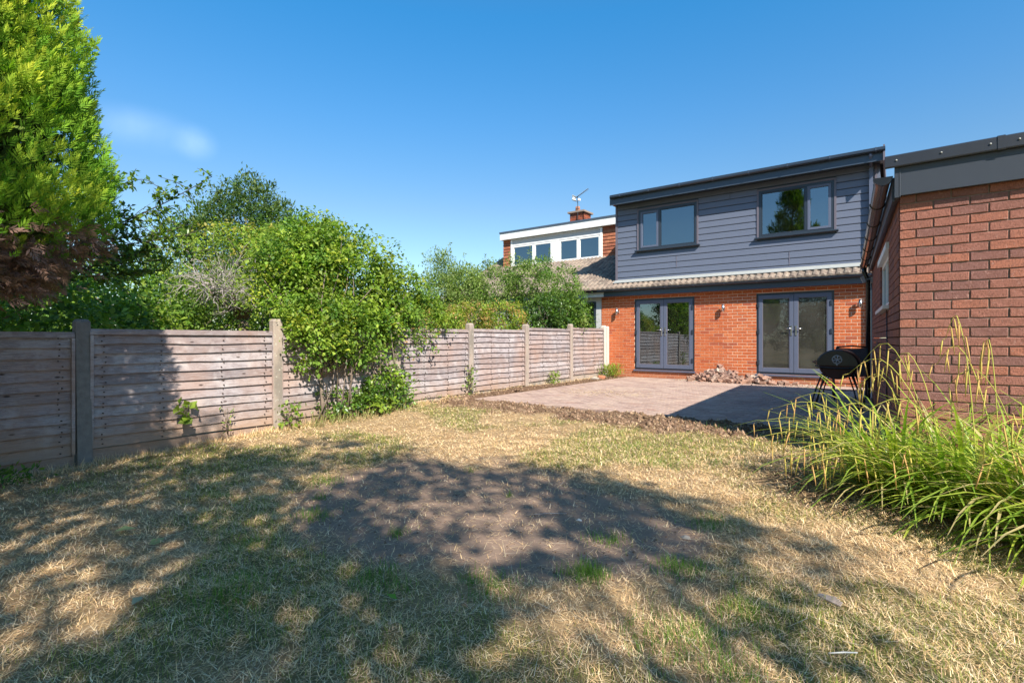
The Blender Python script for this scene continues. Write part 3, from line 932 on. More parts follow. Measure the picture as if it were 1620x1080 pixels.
# ------------------------------------------------------------------ the garage
G0 = Vector((.05, 5.48, 0)); GU = Vector((.99907, -.0430, 0)); GN = Vector((-.0430, -.99907, 0))
GS = Vector((-.0598, .9982, 0)); GSN = Vector((-.9982, -.0598, 0)); GL = 5.75
gar = thing('garage', (.05, 5.48, 0), 'flat roofed garage of rough red brick with grey fascia, nearest the camera', 'garage')
def gkey(p): return (p - cam_p).length + (4 if p.z < .3 else 0)
brickwork(gar, 'front_wall', 'garage_brick', 'garage_mortar', G0, GU, GN, 2.5, -.275 + .005, 2.36, [], 300, gkey, rough=.0022, first_half=True, proud=.010)
SW = (1.42, 3.02, 1.43, 2.02)
m = MB(); backing(m, G0 + GU * .1, GS, GSN, GL, -.3, 2.36, [SW], .108, .3); sw = m.build('side_wall', 'garage_mortar', gar)
rest = MB(); rr = random.Random(12)
sr = wall_rects(GL, -.27, 2.34, [SW])
sr.sort(key=lambda r_: near_key(G0 + GS * r_[0] + Vector((0, 0, r_[1]))) + (0 if r_[0] > .05 else 100))
vv = [brick_mesh('brick', 'garage_brick', .215, .065, .09, 30 + k, .002) for k in range(4)]
for i, (s, z, L, H) in enumerate(sr):
    if s < .10: L -= (.10 - s); s = .10
    if L < .02: continue
    p = G0 + GS * s + Vector((0, 0, z))
    # seen almost edge on: alike bricks are one part
    rest.obox(p, GS, -GSN, (0, 0, 1), (0, L), (0, .09), (0, H), rr.random() + .001)
rest.build('brick', 'garage_brick', sw, kind='stuff')
gx_ = lambda s, n, z: G0 + GS * s + GSN * n + Vector((0, 0, z))
Zv = Vector((0, 0, 1))
m = MB(); m.obox(G0, GS, GSN, Zv, (SW[0] + .01, SW[1] - .01), (-.07, -.02), (SW[2], SW[2] + .05)); m.obox(G0, GS, GSN, Zv, (SW[0] + .01, SW[1] - .01), (-.07, -.02), (SW[3] - .05, SW[3] - .003))
m.obox(G0, GS, GSN, Zv, (SW[0] + .01, SW[0] + .07), (-.07, -.02), (SW[2] + .05, SW[3] - .05)); m.obox(G0, GS, GSN, Zv, (SW[1] - .07, SW[1] - .01), (-.07, -.02), (SW[2] + .05, SW[3] - .05))
m.obox(G0, GS, GSN, Zv, (2.19, 2.25), (-.07, -.02), (SW[2] + .05, SW[3] - .05))
gw = m.build('side_window', 'white_plastic', gar)
m = MB(); m.obox(G0, GS, GSN, Zv, (SW[0] + .06, SW[1] - .06), (-.05, -.04), (SW[2] + .04, SW[3] - .04)); m.build('pane', 'dusty_glass', gw)
m = MB(); m.obox(G0, GS, GSN, Zv, (SW[0] - .05, SW[1] + .05), (-.02, .055), (SW[2] - .045, SW[2] - .005)); m.build('window_sill', 'white_plastic', gar)
m = MB(); m.obox(G0, GS, GSN, Zv, (SW[0] - .08, SW[1] + .08), (-.03, .028), (SW[3] + .0, SW[3] + .075)); m.build('window_head', 'white_plastic', gar)
m = MB(); m.obox(G0, GU, -GN, Zv, (.12, 2.6), (.12, 5.6), (2.36, 2.45)); m.obox(G0, GS, -GSN, Zv, (.26, GL), (.05, 2.5), (2.45, 2.50)); m.build('roof', 'dark_felt', gar)
# front fascia with corner trim and roof edge trim
m = MB(); m.obox(G0, GU, -GN, Zv, (.0, 2.6), (-.062, -.035), (2.262, 2.56)); m.build('front_fascia', 'garage_fascia', gar, bevel=.003)
m = MB(); m.obox(G0, GU, -GN, Zv, (-.035, -.002), (-.065, .10), (2.248, 2.558)); m.obox(G0, GU, -GN, Zv, (-.002, .006), (-.068, -.06), (2.250, 2.555)); m.build('corner_trim', 'garage_fascia', gar, bevel=.003)
edgeprof = [(-.092, 2.498), (-.096, 2.51), (-.086, 2.60), (-.06, 2.612), (0, 2.602), (.05, 2.60), (.05, 2.575), (-.066, 2.57), (-.072, 2.50)]
for a, b in ((-.10, .62), (.625, 1.9), (1.905, 2.6)):
    m = MB(); m.extrude([(p[0], p[1]) for p in edgeprof], G0 + GU * a, -GN, Zv, GU, b - a); m.build('roof_edge_trim', 'garage_cap', gar, bevel=.003)
m = MB(); m.extrude([(p[0] - .004, p[1] + (.004 if p[1] > 2.53 else -.003)) for p in edgeprof[:5]] + [(0.0, 2.6), (-.06, 2.60)], G0 + GU * .60, -GN, Zv, GU, .045); m.build('trim_joint', 'garage_cap', gar)
for s in (-.02, .27, .56, .72, 1.1):
    m = MB(); c0 = G0 + GU * s + GN * .089 + Zv * 2.555
    m.tube([c0, c0 + GN * .009], .007, 8); m.build('screw', 'lead_flashing', gar)
# side fascia, gutter with clips
m = MB(); m.obox(G0, GS, GSN, Zv, (.02, GL), (.03, .052), (2.235, 2.44)); m.build('side_fascia', 'garage_fascia', gar)
m = MB(); m.obox(G0, GS, GSN, Zv, (.02, GL), (.001, .03), (2.262, 2.275)); m.build('side_soffit', 'garage_fascia', gar)
def gz_gut(s): return 2.44 - .012 * s
m = MB(); m.extrude(half_round(.06), G0 + GS * (-.03) + GSN * .118 + Zv * 2.435, GSN, Zv, (GS - Zv * .012).normalized(), GL + .1)
m.build('side_gutter', 'gutter_brown_reflection', gar)
for k in range(7):
    s = .0 + k * .92
    m = MB(); m.extrude(half_round(.069, .011), G0 + GS * (s - .02) + GSN * .118 + Zv * (2.438 - .012 * s), GSN, Zv, GS, .04)
    m.build('gutter_clip', 'gutter_black', gar)
m = MB(); m.extrude(half_round(.07, .069), G0 + GS * (-.045) + GSN * .118 + Zv * 2.44, GSN, Zv, GS, .02); m.build('gutter_end_cap', 'gutter_black', gar)
pe = gx_(GL - .12, .118, 0)
m = MB(); m.tube([pe + Zv * 2.34, pe + Zv * 2.25 - GSN * .0, pe - GSN * .055 + Zv * 2.1, pe - GSN * .055 + Zv * .02], .038, 10); m.build('downpipe', 'gutter_black', gar)
m = MB(); c0 = gx_(1.55, .008, 0)
m.tube([c0 + Zv * 1.38, c0 + Zv * .0], .006, 5); m.build('cable', 'gutter_black', gar)
fl = thing('security_light', gx_(GL - .3, 0, 2.1), 'small grey floodlight on a bracket at the far end of the garage wall', 'floodlight')
m = MB(); m.obox(gx_(GL - .3, 0, 2.08), GS, GSN, Zv, (-.06, .06), (.002, .03), (-.05, .05)); m.obox(gx_(GL - .3, 0, 2.10), GS, GSN, Zv, (-.012, .012), (.03, .12), (-.01, .01)); m.build('bracket', 'lead_flashing', fl)
m = MB(); m.obox(gx_(GL - .3, .11, 2.10), GS, (GSN - Zv * .4).normalized(), (Zv + GSN * .4).normalized(), (-.09, .09), (0, .05), (-.05, .06)); m.build('lamp_housing', 'lead_flashing', fl, bevel=.005)

# ------------------------------------------------------------------ patio
m = MB(); m.box(PX0 + .01, PX1 + .25, PY0 + .012, PY1 + .0, -.20, -.011); pat = m.build('patio', 'joint_sand', None, kind='structure')
pav = [brick_mesh('paver', 'paver', .193, .093, .05, 60 + k, 0) for k in range(4)]
# pavers lie flat: mesh with z up
def paver_mesh(k):
    rr = random.Random(k); m = MB(); c = .006
    L, W_, H = .194, .094, .05
    top = [(c, c, 0), (L - c, c, 0), (L - c, W_ - c, 0), (c, W_ - c, 0)]
    mid = [(0, 0, -c), (L, 0, -c), (L, W_, -c), (0, W_, -c)]
    bot = [(0, 0, -H), (L, 0, -H), (L, W_, -H), (0, W_, -H)]
    m.add(top + mid + bot, [(0, 1, 2, 3)] + [(i + o_, i + 4 + o_, (i + 1) % 4 + 4 + o_, (i + 1) % 4 + o_)[::1] for o_ in (0, 4) for i in range(4)])
    return m.mesh('paver', 'paver')
pav = [paver_mesh(k) for k in range(3)]
P = []
y = PY0; k = 0
while y < PY1 - .02:
    x = PX0 - (.1 if k % 2 else 0)
    while x < PX1 + .2:
        a = max(x, PX0); b = min(x + .194, PX1 + .24); c = min(y + .094, PY1)
        if b - a > .03:
            # stop at the garage flank
            s_lim = G0.x - .0598 * ((y - 5.48) / .9982) - .012
            if y < G0.y + GL + .1: b = min(b, s_lim)
            if b - a > .03: P.append((a, y, b - a, c - y))
        x += .20
    y += .10; k += 1
P.sort(key=lambda q: math.hypot(q[0] + q[2] / 2, q[1]) + (0 if True else 0))
rr = random.Random(5)
def pz(x, y): return float((vnoise(np.array([x * .8]), np.array([y * .8]), 99)[0] - .5) * .012)
fs_pav = MB()
for i, (x, y, L, W_) in enumerate(P):
    z = pz(x, y) + rr.uniform(-.0025, .0025)
    if i < 300: piece('paver', pav[rr.randrange(3)], pat, (x, y, z), (L / .194, W_ / .094, 1), rr.uniform(-.006, .006))
    else:
        c = .006; r_ = rr.random() + .001
        tx, ty = rr.uniform(-.002, .002), rr.uniform(-.001, .001)
        vs = [(x + c, y + c, z + ty), (x + L - c, y + c, z + tx), (x + L - c, y + W_ - c, z - ty), (x + c, y + W_ - c, z - tx), (x, y, z - c), (x + L, y, z - c), (x + L, y + W_, z - c), (x, y + W_, z - c),
              (x, y, z - .03), (x + L, y, z - .03), (x + L, y + W_, z - .03), (x, y + W_, z - .03)]
        fs_pav.add(vs, [(0, 1, 2, 3)] + [(j + o_, j + 4 + o_, (j + 1) % 4 + 4 + o_, (j + 1) % 4 + o_) for o_ in (0, 4) for j in range(4)], r_)
fs_pav.build('paver', 'paver', pat, kind='stuff')

# ------------------------------------------------------------------ fence
fence = thing('garden_fence', (FX, 5, 0), 'weathered lap board fence in concrete posts running from the camera to the house', 'fence')
posts = [(-2.35, 1.22), (-.37, 1.23), (1.62, 1.26), (3.65, 1.325), (5.70, 1.345), (7.55, 1.365), (9.44, 1.385), (11.43, 1.44), (13.33, 1.44)]
tops = [1.10, 1.12, 1.155, 1.197, 1.235, 1.25, 1.305, 1.345, 1.43]
def post_mesh(y, h, mat, lean=0, dx=0):
    m = MB(); a, b = .055, .062
    zb = -.5
    sl = .022
    prof = [(-a, -b), (a, -b), (a, -b * .35 - sl * .2), (a, b), (-a, b)]
    x0 = FX + dx
    vs = []
    for (z, k) in ((zb, 1), (h - .03, 1), (h, .72)):
        for (px, py) in ((-a, -b), (a, -b), (a, b), (-a, b)):
            vs.append((x0 + px * k + lean * z, y + py * k + lean * .4 * z, z))
    m.add(vs, [(0, 1, 5, 4), (1, 2, 6, 5), (2, 3, 7, 6), (3, 0, 4, 7), (4, 5, 9, 8), (5, 6, 10, 9), (6, 7, 11, 10), (7, 4, 8, 11), (8, 9, 10, 11)])
    return m
for i, (y, h) in enumerate(posts):
    post_mesh(y, h, None, lean=(-.02 if i == 2 else random.Random(i).uniform(-.006, .006))).build('post', 'grey_post' if i == 2 else ('white_post' if i == 8 else 'concrete_post'), fence, bevel=.006)
post_mesh(13.50, 1.42, None, dx=.0).build('post', 'white_post', fence, bevel=.006)
def board_mesh(k):
    rr = random.Random(900 + k); n = 10
    ph = rr.random() * 6
    vs = []
    amp = .004 if k % 3 else .007
    low = [amp * math.sin(ph + j_ * .9) + rr.uniform(-.002, .002) for j_ in range(n + 1)]
    warp = [rr.uniform(-.0015, .0015) for _ in range(n + 1)]
    for j_ in range(n + 1):
        y = j_ / n
        vs += [(.002, y, .128), (.034 + warp[j_], y, .0 + low[j_]), (.012 + warp[j_], y, .0 + low[j_]), (-.006, y, .128)]
    fs = []
    for j_ in range(n):
        b = j_ * 4
        fs += [(b, b + 1, b + 5, b + 4), (b + 1, b + 2, b + 6, b + 5), (b + 2, b + 3, b + 7, b + 6), (b + 3, b, b + 4, b + 7)]
    fs += [(0, 3, 2, 1), (n * 4, n * 4 + 1, n * 4 + 2, n * 4 + 3)]
    return MB().add(vs, fs).mesh('board', 'fence_board')
boards = [board_mesh(k) for k in range(8)]
rr = random.Random(77)
for i in range(len(posts) - 1):
    ya = posts[i][0] + .045; yb = posts[i + 1][0] - .045
    zt = tops[i + 0] if i < 1 else tops[i]
    gap_a = .03 if i == 1 else 0
    yb -= gap_a
    zbm = zt - 1.215
    slope = [0, 0, 0, 0, -.008, -.005, -.012, -.006][i] * 1.0
    # panel framework behind and at the ends
    m = MB()
    m.box(FX - .035, FX - .012, ya + .002, ya + .040, zbm, zt - .02); m.box(FX - .035, FX - .012, yb - .040, yb - .002, zbm, zt - .02)
    for q in (1, 2): m.box(FX - .035, FX - .012, ya + (yb - ya) * q / 3 - .02, ya + (yb - ya) * q / 3 + .02, zbm, zt - .02)
    pan = m.build('panel', 'fence_board', fence)
    m = MB(); m.box(FX - .040, FX + .022, ya, yb, zt - .012, zt + .008); m.box(FX + .0155, FX + .036, ya, yb, zt - .050, zt - .0125)
    m.build('capping_rail', 'fence_board', pan)
    for (p_, q_) in ((ya, ya + .028), (yb - .028, yb)):
        m = MB(); m.box(FX + .030, FX + .046, p_, q_, zbm + .0, zt - .056); m.build('batten', 'fence_board', pan)
    n = 11; ex = (1.215 - .04) / n
    for k in range(n):
        z = zbm + k * ex * 1.0
        o = piece('board', boards[rr.randrange(8)], pan, (FX - .006, ya + .003, z + rr.uniform(-.004, .004)), (1, (yb - ya) - .006, 1))
        tl_ = rr.uniform(-.006, .006)
        o.rotation_euler.x = tl_ / (yb - ya)
    nails = MB()
    for k in range(n):
        for q in (.06, 1 / 3, 2 / 3, .94):
            for dz_ in (.03, .085):
                yy = ya + (yb - ya) * q + rr.uniform(-.02, .02); zz = zbm + k * ex + dz_ + rr.uniform(-.008, .008)
                nails.box(FX + .018, FX + .0265 + (.012 if dz_ < .05 else 0), yy - .005, yy + .005, zz - .007, zz + .005)
    nails.build('nail', 'rust', pan, kind='stuff')
    # board at the foot
    zgf = -.35
    m = MB(); m.box(FX - .025, FX + .0, ya, yb, zgf, zbm - .012); m.build('gravel_board', 'fence_board' if i in (1, 2, 3) else 'concrete_post', fence)

# ------------------------------------------------------------------ foliage tools
def nrm(a):
    return a / np.maximum(1e-9, np.linalg.norm(a, axis=-1, keepdims=True))
def leaf_geo(P, D, N, L, W_, C, fold=.15, mid=.45, tip_col=None):
    """folded kite leaves; arrays of n"""
    n = len(P)
    L = np.broadcast_to(L, (n,))[:, None]; W_ = np.broadcast_to(W_, (n,))[:, None]
    S = nrm(np.cross(D, N)); Nn = nrm(np.cross(S, D))
    a = P; tip = P + D * L - Nn * L * .08
    m1 = P + D * L * mid + S * W_ * .5 + Nn * W_ * fold
    m2 = P + D * L * mid - S * W_ * .5 + Nn * W_ * fold
    V = np.stack([a, m1, tip, m2], 1).reshape(-1, 3)
    b = np.arange(n)[:, None] * 4
    F = np.concatenate([b + np.array([[0, 1, 2]]), b + np.array([[0, 2, 3]])], 1).reshape(-1, 3)
    Cc = np.repeat(C[:, None, :], 4, 1)
    if tip_col is not None: Cc[:, 2, :] = tip_col
    return V, F, Cc.reshape(-1, 3)
def palette(rng, n, cols, jit=.12):
    cols = np.array(cols); k = rng.integers(0, len(cols), n)
    return cols[k] * (1 + rng.normal(0, jit, (n, 1)))
def rdir(rng, n):
    return nrm(rng.normal(0, 1, (n, 3)))
def crown_pts(rng, ells, n, shell=.55, noise=.25, zmin=None):
    """clump centres in a set of ellipsoids (cx,cy,cz,rx,ry,rz), biased to the shell"""
    ells = np.array(ells, float)
    vol = (ells[:, 3] * ells[:, 4] + ells[:, 3] * ells[:, 5] + ells[:, 4] * ells[:, 5]); vol /= vol.sum()
    k = rng.choice(len(ells), n, p=vol)
    d = rdir(rng, n)
    r = shell + (1 - shell) * rng.random(n) ** .6
    r = r * (1 + noise * (rng.random(n) - .5) * 2 * .6)
    P = ells[k, :3] + d * ells[k, 3:] * r[:, None]
    if zmin is not None: P[:, 2] = np.maximum(P[:, 2], zmin + rng.random(n) * .2)
    return P, nrm(d * np.array([1, 1, 1]))
def leafy(rng, ells, nclump, nleaf, cr, L, W_, cols, shell=.5, noise=.3, zmin=None, droop=.25, flat=.5, cvar=.18, twig_cols=None):
    P, O = crown_pts(rng, ells, nclump, shell, noise, zmin)
    ccol = palette(rng, nclump, cols, cvar)
    scale = rng.uniform(.55, 1.35, nclump)
    k = np.repeat(np.arange(nclump), nleaf); n = len(k)
    # leaves gather along a few shoots of each clump
    sh = nrm(O[k] * .7 + rdir(rng, n) * .8 + np.array([0, 0, .25]))
    t_ = rng.random(n)[:, None] ** .7
    Q = P[k] + sh * (cr * scale[k])[:, None] * t_ * 1.3 + rng.normal(0, cr * .18, (n, 3))
    D = nrm(sh * .6 + rdir(rng, n) * .7 + np.array([0, 0, -droop]))
    N = nrm(rdir(rng, n) * flat + np.array([.25, -.15, 1.0]))
    C = ccol[k] * (1 + rng.normal(0, .15, (n, 1)))
    Ls = L * rng.uniform(.5, 1.3, n) * rng.uniform(.75, 1.25, nclump)[k]
    if zmin is not None: Q[:, 2] = np.maximum(Q[:, 2], zmin)
    return leaf_geo(Q, D, N, Ls, Ls * W_ / L, np.clip(C, .004, 1)), P
def merge(parts):
    Vs, Fs, Cs = [], [], []; b = 0
    for V, F, C in parts:
        Vs.append(V); Fs.append(F + b); Cs.append(C); b += len(V)
    return np.concatenate(Vs), np.concatenate(Fs), np.concatenate(Cs)
def fol(name, parts, mat, parent):
    V, F, C = merge(parts)
    if parent is not None: V = V - np.array(ORG[parent.name])
    me = np_mesh(name, V, F, mat, col=C)
    return link(name, me, parent)
def branches(mb, base, targets, r0, r1, rr, wob=.15, split=.4, sides=5):
    base = Vector(base)
    for t_ in targets:
        t_ = Vector(t_)
        d = t_ - base; L = d.length
        m1 = base + d * split * .5 + Vector((rr.uniform(-1, 1), rr.uniform(-1, 1), rr.uniform(.1, 1))) * wob * L * .5
        m2 = base + d * .7 + Vector((rr.uniform(-1, 1), rr.uniform(-1, 1), rr.uniform(-.2, 1))) * wob * L * .5
        mb.tube([base, m1, m2, t_], [r0, r0 * .6 + r1 * .3, r0 * .25 + r1 * .6, r1], sides)

GREEN_MID = [(.075, .15, .022), (.10, .19, .028), (.14, .225, .035), (.055, .115, .02)]
GREEN_DARK = [(.04, .085, .02), (.055, .105, .022), (.08, .13, .03)]
GREEN_LIME = [(.19, .27, .03), (.15, .24, .03), (.23, .30, .045), (.12, .20, .025)]
GREEN_YEL = [(.27, .30, .035), (.20, .27, .03), (.16, .23, .03), (.30, .26, .05)]
GREEN_GREY = [(.16, .23, .06), (.20, .27, .075), (.13, .19, .05), (.24, .29, .09)]
RUST = [(.36, .22, .07), (.42, .25, .11), (.38, .31, .06)]
PINK = [(.62, .36, .32), (.52, .34, .26)]

def bush(name, loc, label, cat, seed, ells, nclump, nleaf, cr, L, W_, cols, mat='leaf', trunk=None, nbranch=14, r0=.04, bark='bark', group=None, extra=None, **kw):
    rng = np.random.default_rng(seed); rr = random.Random(seed)
    root = thing(name, loc, label, cat, group)
    g_, P = leafy(rng, ells, nclump, nleaf, cr, L, W_, cols, **kw)
    parts = [g_]
    if extra: parts += extra(rng)
    fol('foliage', parts, mat, root)
    mb = MB()
    top = trunk or (loc[0], loc[1], loc[2] + .3)
    mb.tube([loc, ((loc[0] + top[0]) / 2 + rr.uniform(-.03, .03), (loc[1] + top[1]) / 2, (loc[2] + top[2]) / 2), top], [r0 * 1.5, r0 * 1.15, r0], 8)
    idx = rng.choice(len(P), min(nbranch, len(P)), replace=False)
    branches(mb, top, [tuple(P[i]) for i in idx], r0 * .6, .006, rr)
    mb.build('trunk', bark, root)
    return root

# ---- golden cypress over the fence, near the camera
def sprays(rng, P, O, size, col_in, col_tip, per=13, lw=.16):
    """flat fern-like sprays: each a fan of narrow leaflets"""
    n = len(P)
    O = nrm(O); rnd_ = rdir(rng, n)
    side = nrm(np.cross(O, rnd_)); up = nrm(np.cross(side, O))
    outV = []
    t_ = np.linspace(0, 1, per)
    out = []
    for i, t in enumerate(t_):
        sg = -1 if i % 2 else 1
        ang = (.85 - .75 * t) * sg
        base = P + O * (size * .75 * t)[:, None] * 1.0
        D = nrm(O * math.cos(ang) + side * math.sin(ang) + up * rng.normal(0, .18, (n, 1)))
        L = size * (.55 - .28 * t) * rng.uniform(.8, 1.2, n)
        tt = np.clip(.25 + .75 * t + rng.normal(0, .1, (n, 1)), 0, 1)
        C = col_in * (1 - tt) + col_tip * tt
        out.append(leaf_geo(base, D, up, L, L * lw * 1.5, C, .05, .4, tip_col=np.clip(C * 1.15, 0, 1)))
    return out
def conifer(name, base, height, rad, z0, label, seed, nl, group=None, dead=True, size=.15, per=13, shade=1.0, lean=(0, 0), per_lump=30):
    rng = np.random.default_rng(seed); rr = random.Random(seed)
    root = thing(name, base, label, 'conifer', group)
    # lumps on a surface of revolution, pointing up and out
    nlump = nl
    h = rng.random(nlump) ** 1.25
    a = rng.random(nlump) * 2 * math.pi
    a = a - .55 * np.sin(a)          # fuller on the open, sunny side
    prof = np.interp(h, [0, .06, .2, .4, .6, .8, .93, 1], [.66, .92, 1.0, .90, .70, .45, .22, .05]) * rad
    prof = prof * (1 + .22 * (vnoise(h * 9, a * 2.2, seed) - .5))
    zc = z0 + (height - z0) * h
    C0 = np.stack([base[0] + np.cos(a) * prof + lean[0] * h, base[1] + np.sin(a) * prof + lean[1] * h, zc], -1)
    outw = np.stack([np.cos(a), np.sin(a), .55 + .5 * h], -1)
    k = np.repeat(np.arange(nlump), per_lump); n = len(k)
    lr = (.26 + .10 * rng.random(nlump)) * rad / 1.5
    d = nrm(outw[k] * .8 + rdir(rng, n) * .95)
    Pp = C0[k] + d * (lr[k] * rng.uniform(.35, 1.0, n))[:, None] * np.array([1, 1, 1.15]) - nrm(outw[k]) * .12
    O = nrm(d * .6 + np.array([0, 0, .75]) + outw[k] * .35)
    tone = vnoise(h * 14, a * 4, seed + 3)
    tone = np.clip(tone[k] + rng.normal(0, .12, n), 0, 1)[:, None]
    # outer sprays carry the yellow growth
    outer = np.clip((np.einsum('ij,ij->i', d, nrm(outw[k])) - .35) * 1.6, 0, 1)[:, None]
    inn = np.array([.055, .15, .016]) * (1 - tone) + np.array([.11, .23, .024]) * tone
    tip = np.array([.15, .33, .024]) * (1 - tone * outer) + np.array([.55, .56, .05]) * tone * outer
    inn = inn * shade; tip = tip * shade
    if dead:
        dz = Pp[:, 2] - z0 + rng.normal(0, .10, n) + .10 * np.sin(3 * a[k])
        isd = (dz < .33)[:, None]
        inn = np.where(isd, np.array([.13, .075, .06]), inn)
        tip = np.where(isd, np.array([.27, .165, .13]) * rng.uniform(.6, 1.3, (n, 1)), tip)
        O = np.where(isd, nrm(O + np.array([0, 0, -1.0]) + rdir(rng, n) * .6), O)
    sz = size * rng.uniform(.7, 1.25, n)
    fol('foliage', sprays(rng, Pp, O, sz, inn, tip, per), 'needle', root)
    # dark inner mass of old brown twigs
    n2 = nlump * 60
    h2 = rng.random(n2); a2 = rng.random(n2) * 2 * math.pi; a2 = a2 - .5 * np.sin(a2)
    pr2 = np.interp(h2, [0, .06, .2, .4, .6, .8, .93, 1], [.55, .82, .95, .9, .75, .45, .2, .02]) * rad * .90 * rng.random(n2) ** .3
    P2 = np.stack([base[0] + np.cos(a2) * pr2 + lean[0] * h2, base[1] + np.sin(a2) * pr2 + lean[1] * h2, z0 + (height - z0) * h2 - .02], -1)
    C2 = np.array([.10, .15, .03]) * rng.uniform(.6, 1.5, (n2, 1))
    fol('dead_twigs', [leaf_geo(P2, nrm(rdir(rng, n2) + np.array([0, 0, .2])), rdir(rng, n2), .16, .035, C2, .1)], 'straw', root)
    mb = MB(); mb.tube([base, (base[0] + lean[0] * .5, base[1] + lean[1] * .5, height * .5), (base[0] + lean[0], base[1] + lean[1], height * .95)], [.13, .09, .02], 10)
    for q in range(40):
        an = rr.uniform(0, 6.28); zz = rr.uniform(z0 - .1, height * .8); R_ = rad * rr.uniform(.5, .85) * (1 - .6 * max(0, (zz - z0) / (height - z0)))
        mb.tube([(base[0], base[1], zz - .25), (base[0] + math.cos(an) * R_ * .5, base[1] + math.sin(an) * R_ * .5, zz - .05), (base[0] + math.cos(an) * R_, base[1] + math.sin(an) * R_, zz + .1)], [.03, .018, .006], 5)
    mb.build('trunk', 'bark', root)
    return root
conifer('golden_cypress', (-5.55, .20, -.25), 7.3, 1.24, 1.50, 'tall golden green cypress with brown dead underside, leaning over the fence', 11, 900, size=.10, per=10, lean=(-.5, -.35), per_lump=42)

# ------------------------------------------------------------------ trees behind the camera (they shade the lawn and mirror in the panes)
conifer('dark_cypress', (-4.25, -3.0, -.3), 8.7, 1.75, .6, 'dark cypress whose tip mirrors in the wider upper window', 21, 170, dead=False, shade=.42, size=.34, per=7, per_lump=24)
def shade_tree(name, base, ells, seed, label, nclump=520, nleaf=26, top=None):
    bush(name, base, label, 'tree', seed, ells, nclump, nleaf, .30, .11, .075, GREEN_MID, trunk=top or (base[0], base[1], base[2] + 3.4), nbranch=26, r0=.11, shell=.25, noise=.35)
shade_tree('garden_tree', (5.6, -2.6, -.3), [(5.4, -1.1, 6.4, .7, .6, .6), (4.3, -2.6, 6.0, 1.4, .9, .9), (4.2, -.35, 6.4, .8, .2, .2)], 31, 'broad leafed tree behind the viewpoint nearest the garage', 225)
shade_tree('garden_tree', (2.6, -2.4, -.3), [(2.8, -1.3, 6.4, 1.3, .9, .8), (2.2, -3.1, 5.8, 1.8, 1.1, .9)], 32, 'middle broad leafed tree behind the viewpoint shading the bare soil', 215)
shade_tree('garden_tree', (.2, -3.0, -.3), [(.7, -2.0, 6.2, 1.5, 1.0, .8), (-.3, -3.3, 5.6, 1.5, 1.1, .9)], 33, 'broad leafed tree behind the viewpoint nearest the cypress', 235)

# ------------------------------------------------------------------ planting beyond the fence
bush('hedge_tree', (-12.4, 1.6, -.2), 'dense mid green tree low behind the fence under the cypress', 'tree', 41,
     [(-12.6, .6, 1.5, 1.8, 1.6, 1.2), (-11.6, 2.6, 1.5, 1.3, 1.2, 1.1), (-9.9, 1.8, 1.2, .9, 1.2, .75), (-9.2, .8, 1.2, .8, .9, .8), (-14, -1.5, 1.6, 2, 2, 1.6), (-10.6, 3.3, 1.0, .8, .8, .7)], 1000, 34, .3, .10, .065, GREEN_MID + GREEN_LIME, trunk=(-12.4, 1.6, .9), r0=.09)
bush('hazel_bush', (-11.6, 4.4, -.2), 'loose lime green bush behind the fence beside the orange post', 'bush', 42,
     [(-12.2, 3.9, 1.5, 1.2, 1.2, 1.1), (-11.4, 4.9, 1.3, 1.1, 1.1, .9), (-12.8, 5.2, 1.7, 1.2, 1.2, .9)], 420, 30, .26, .085, .055, GREEN_LIME + GREEN_MID, trunk=(-11.6, 4.4, .6), r0=.06)
bush('hedge_bush', (-12.4, 7.2, -.2), 'bright green bush glimpsed beneath the bare twiggy tree', 'bush', 43,
     [(-12.6, 6.6, 1.1, 1.3, 1.3, 1.0), (-13.6, 8.2, 1.4, 1.4, 1.3, 1.2)], 300, 28, .26, .09, .06, GREEN_MID + GREEN_LIME, trunk=(-12.4, 7.2, .5), r0=.06)
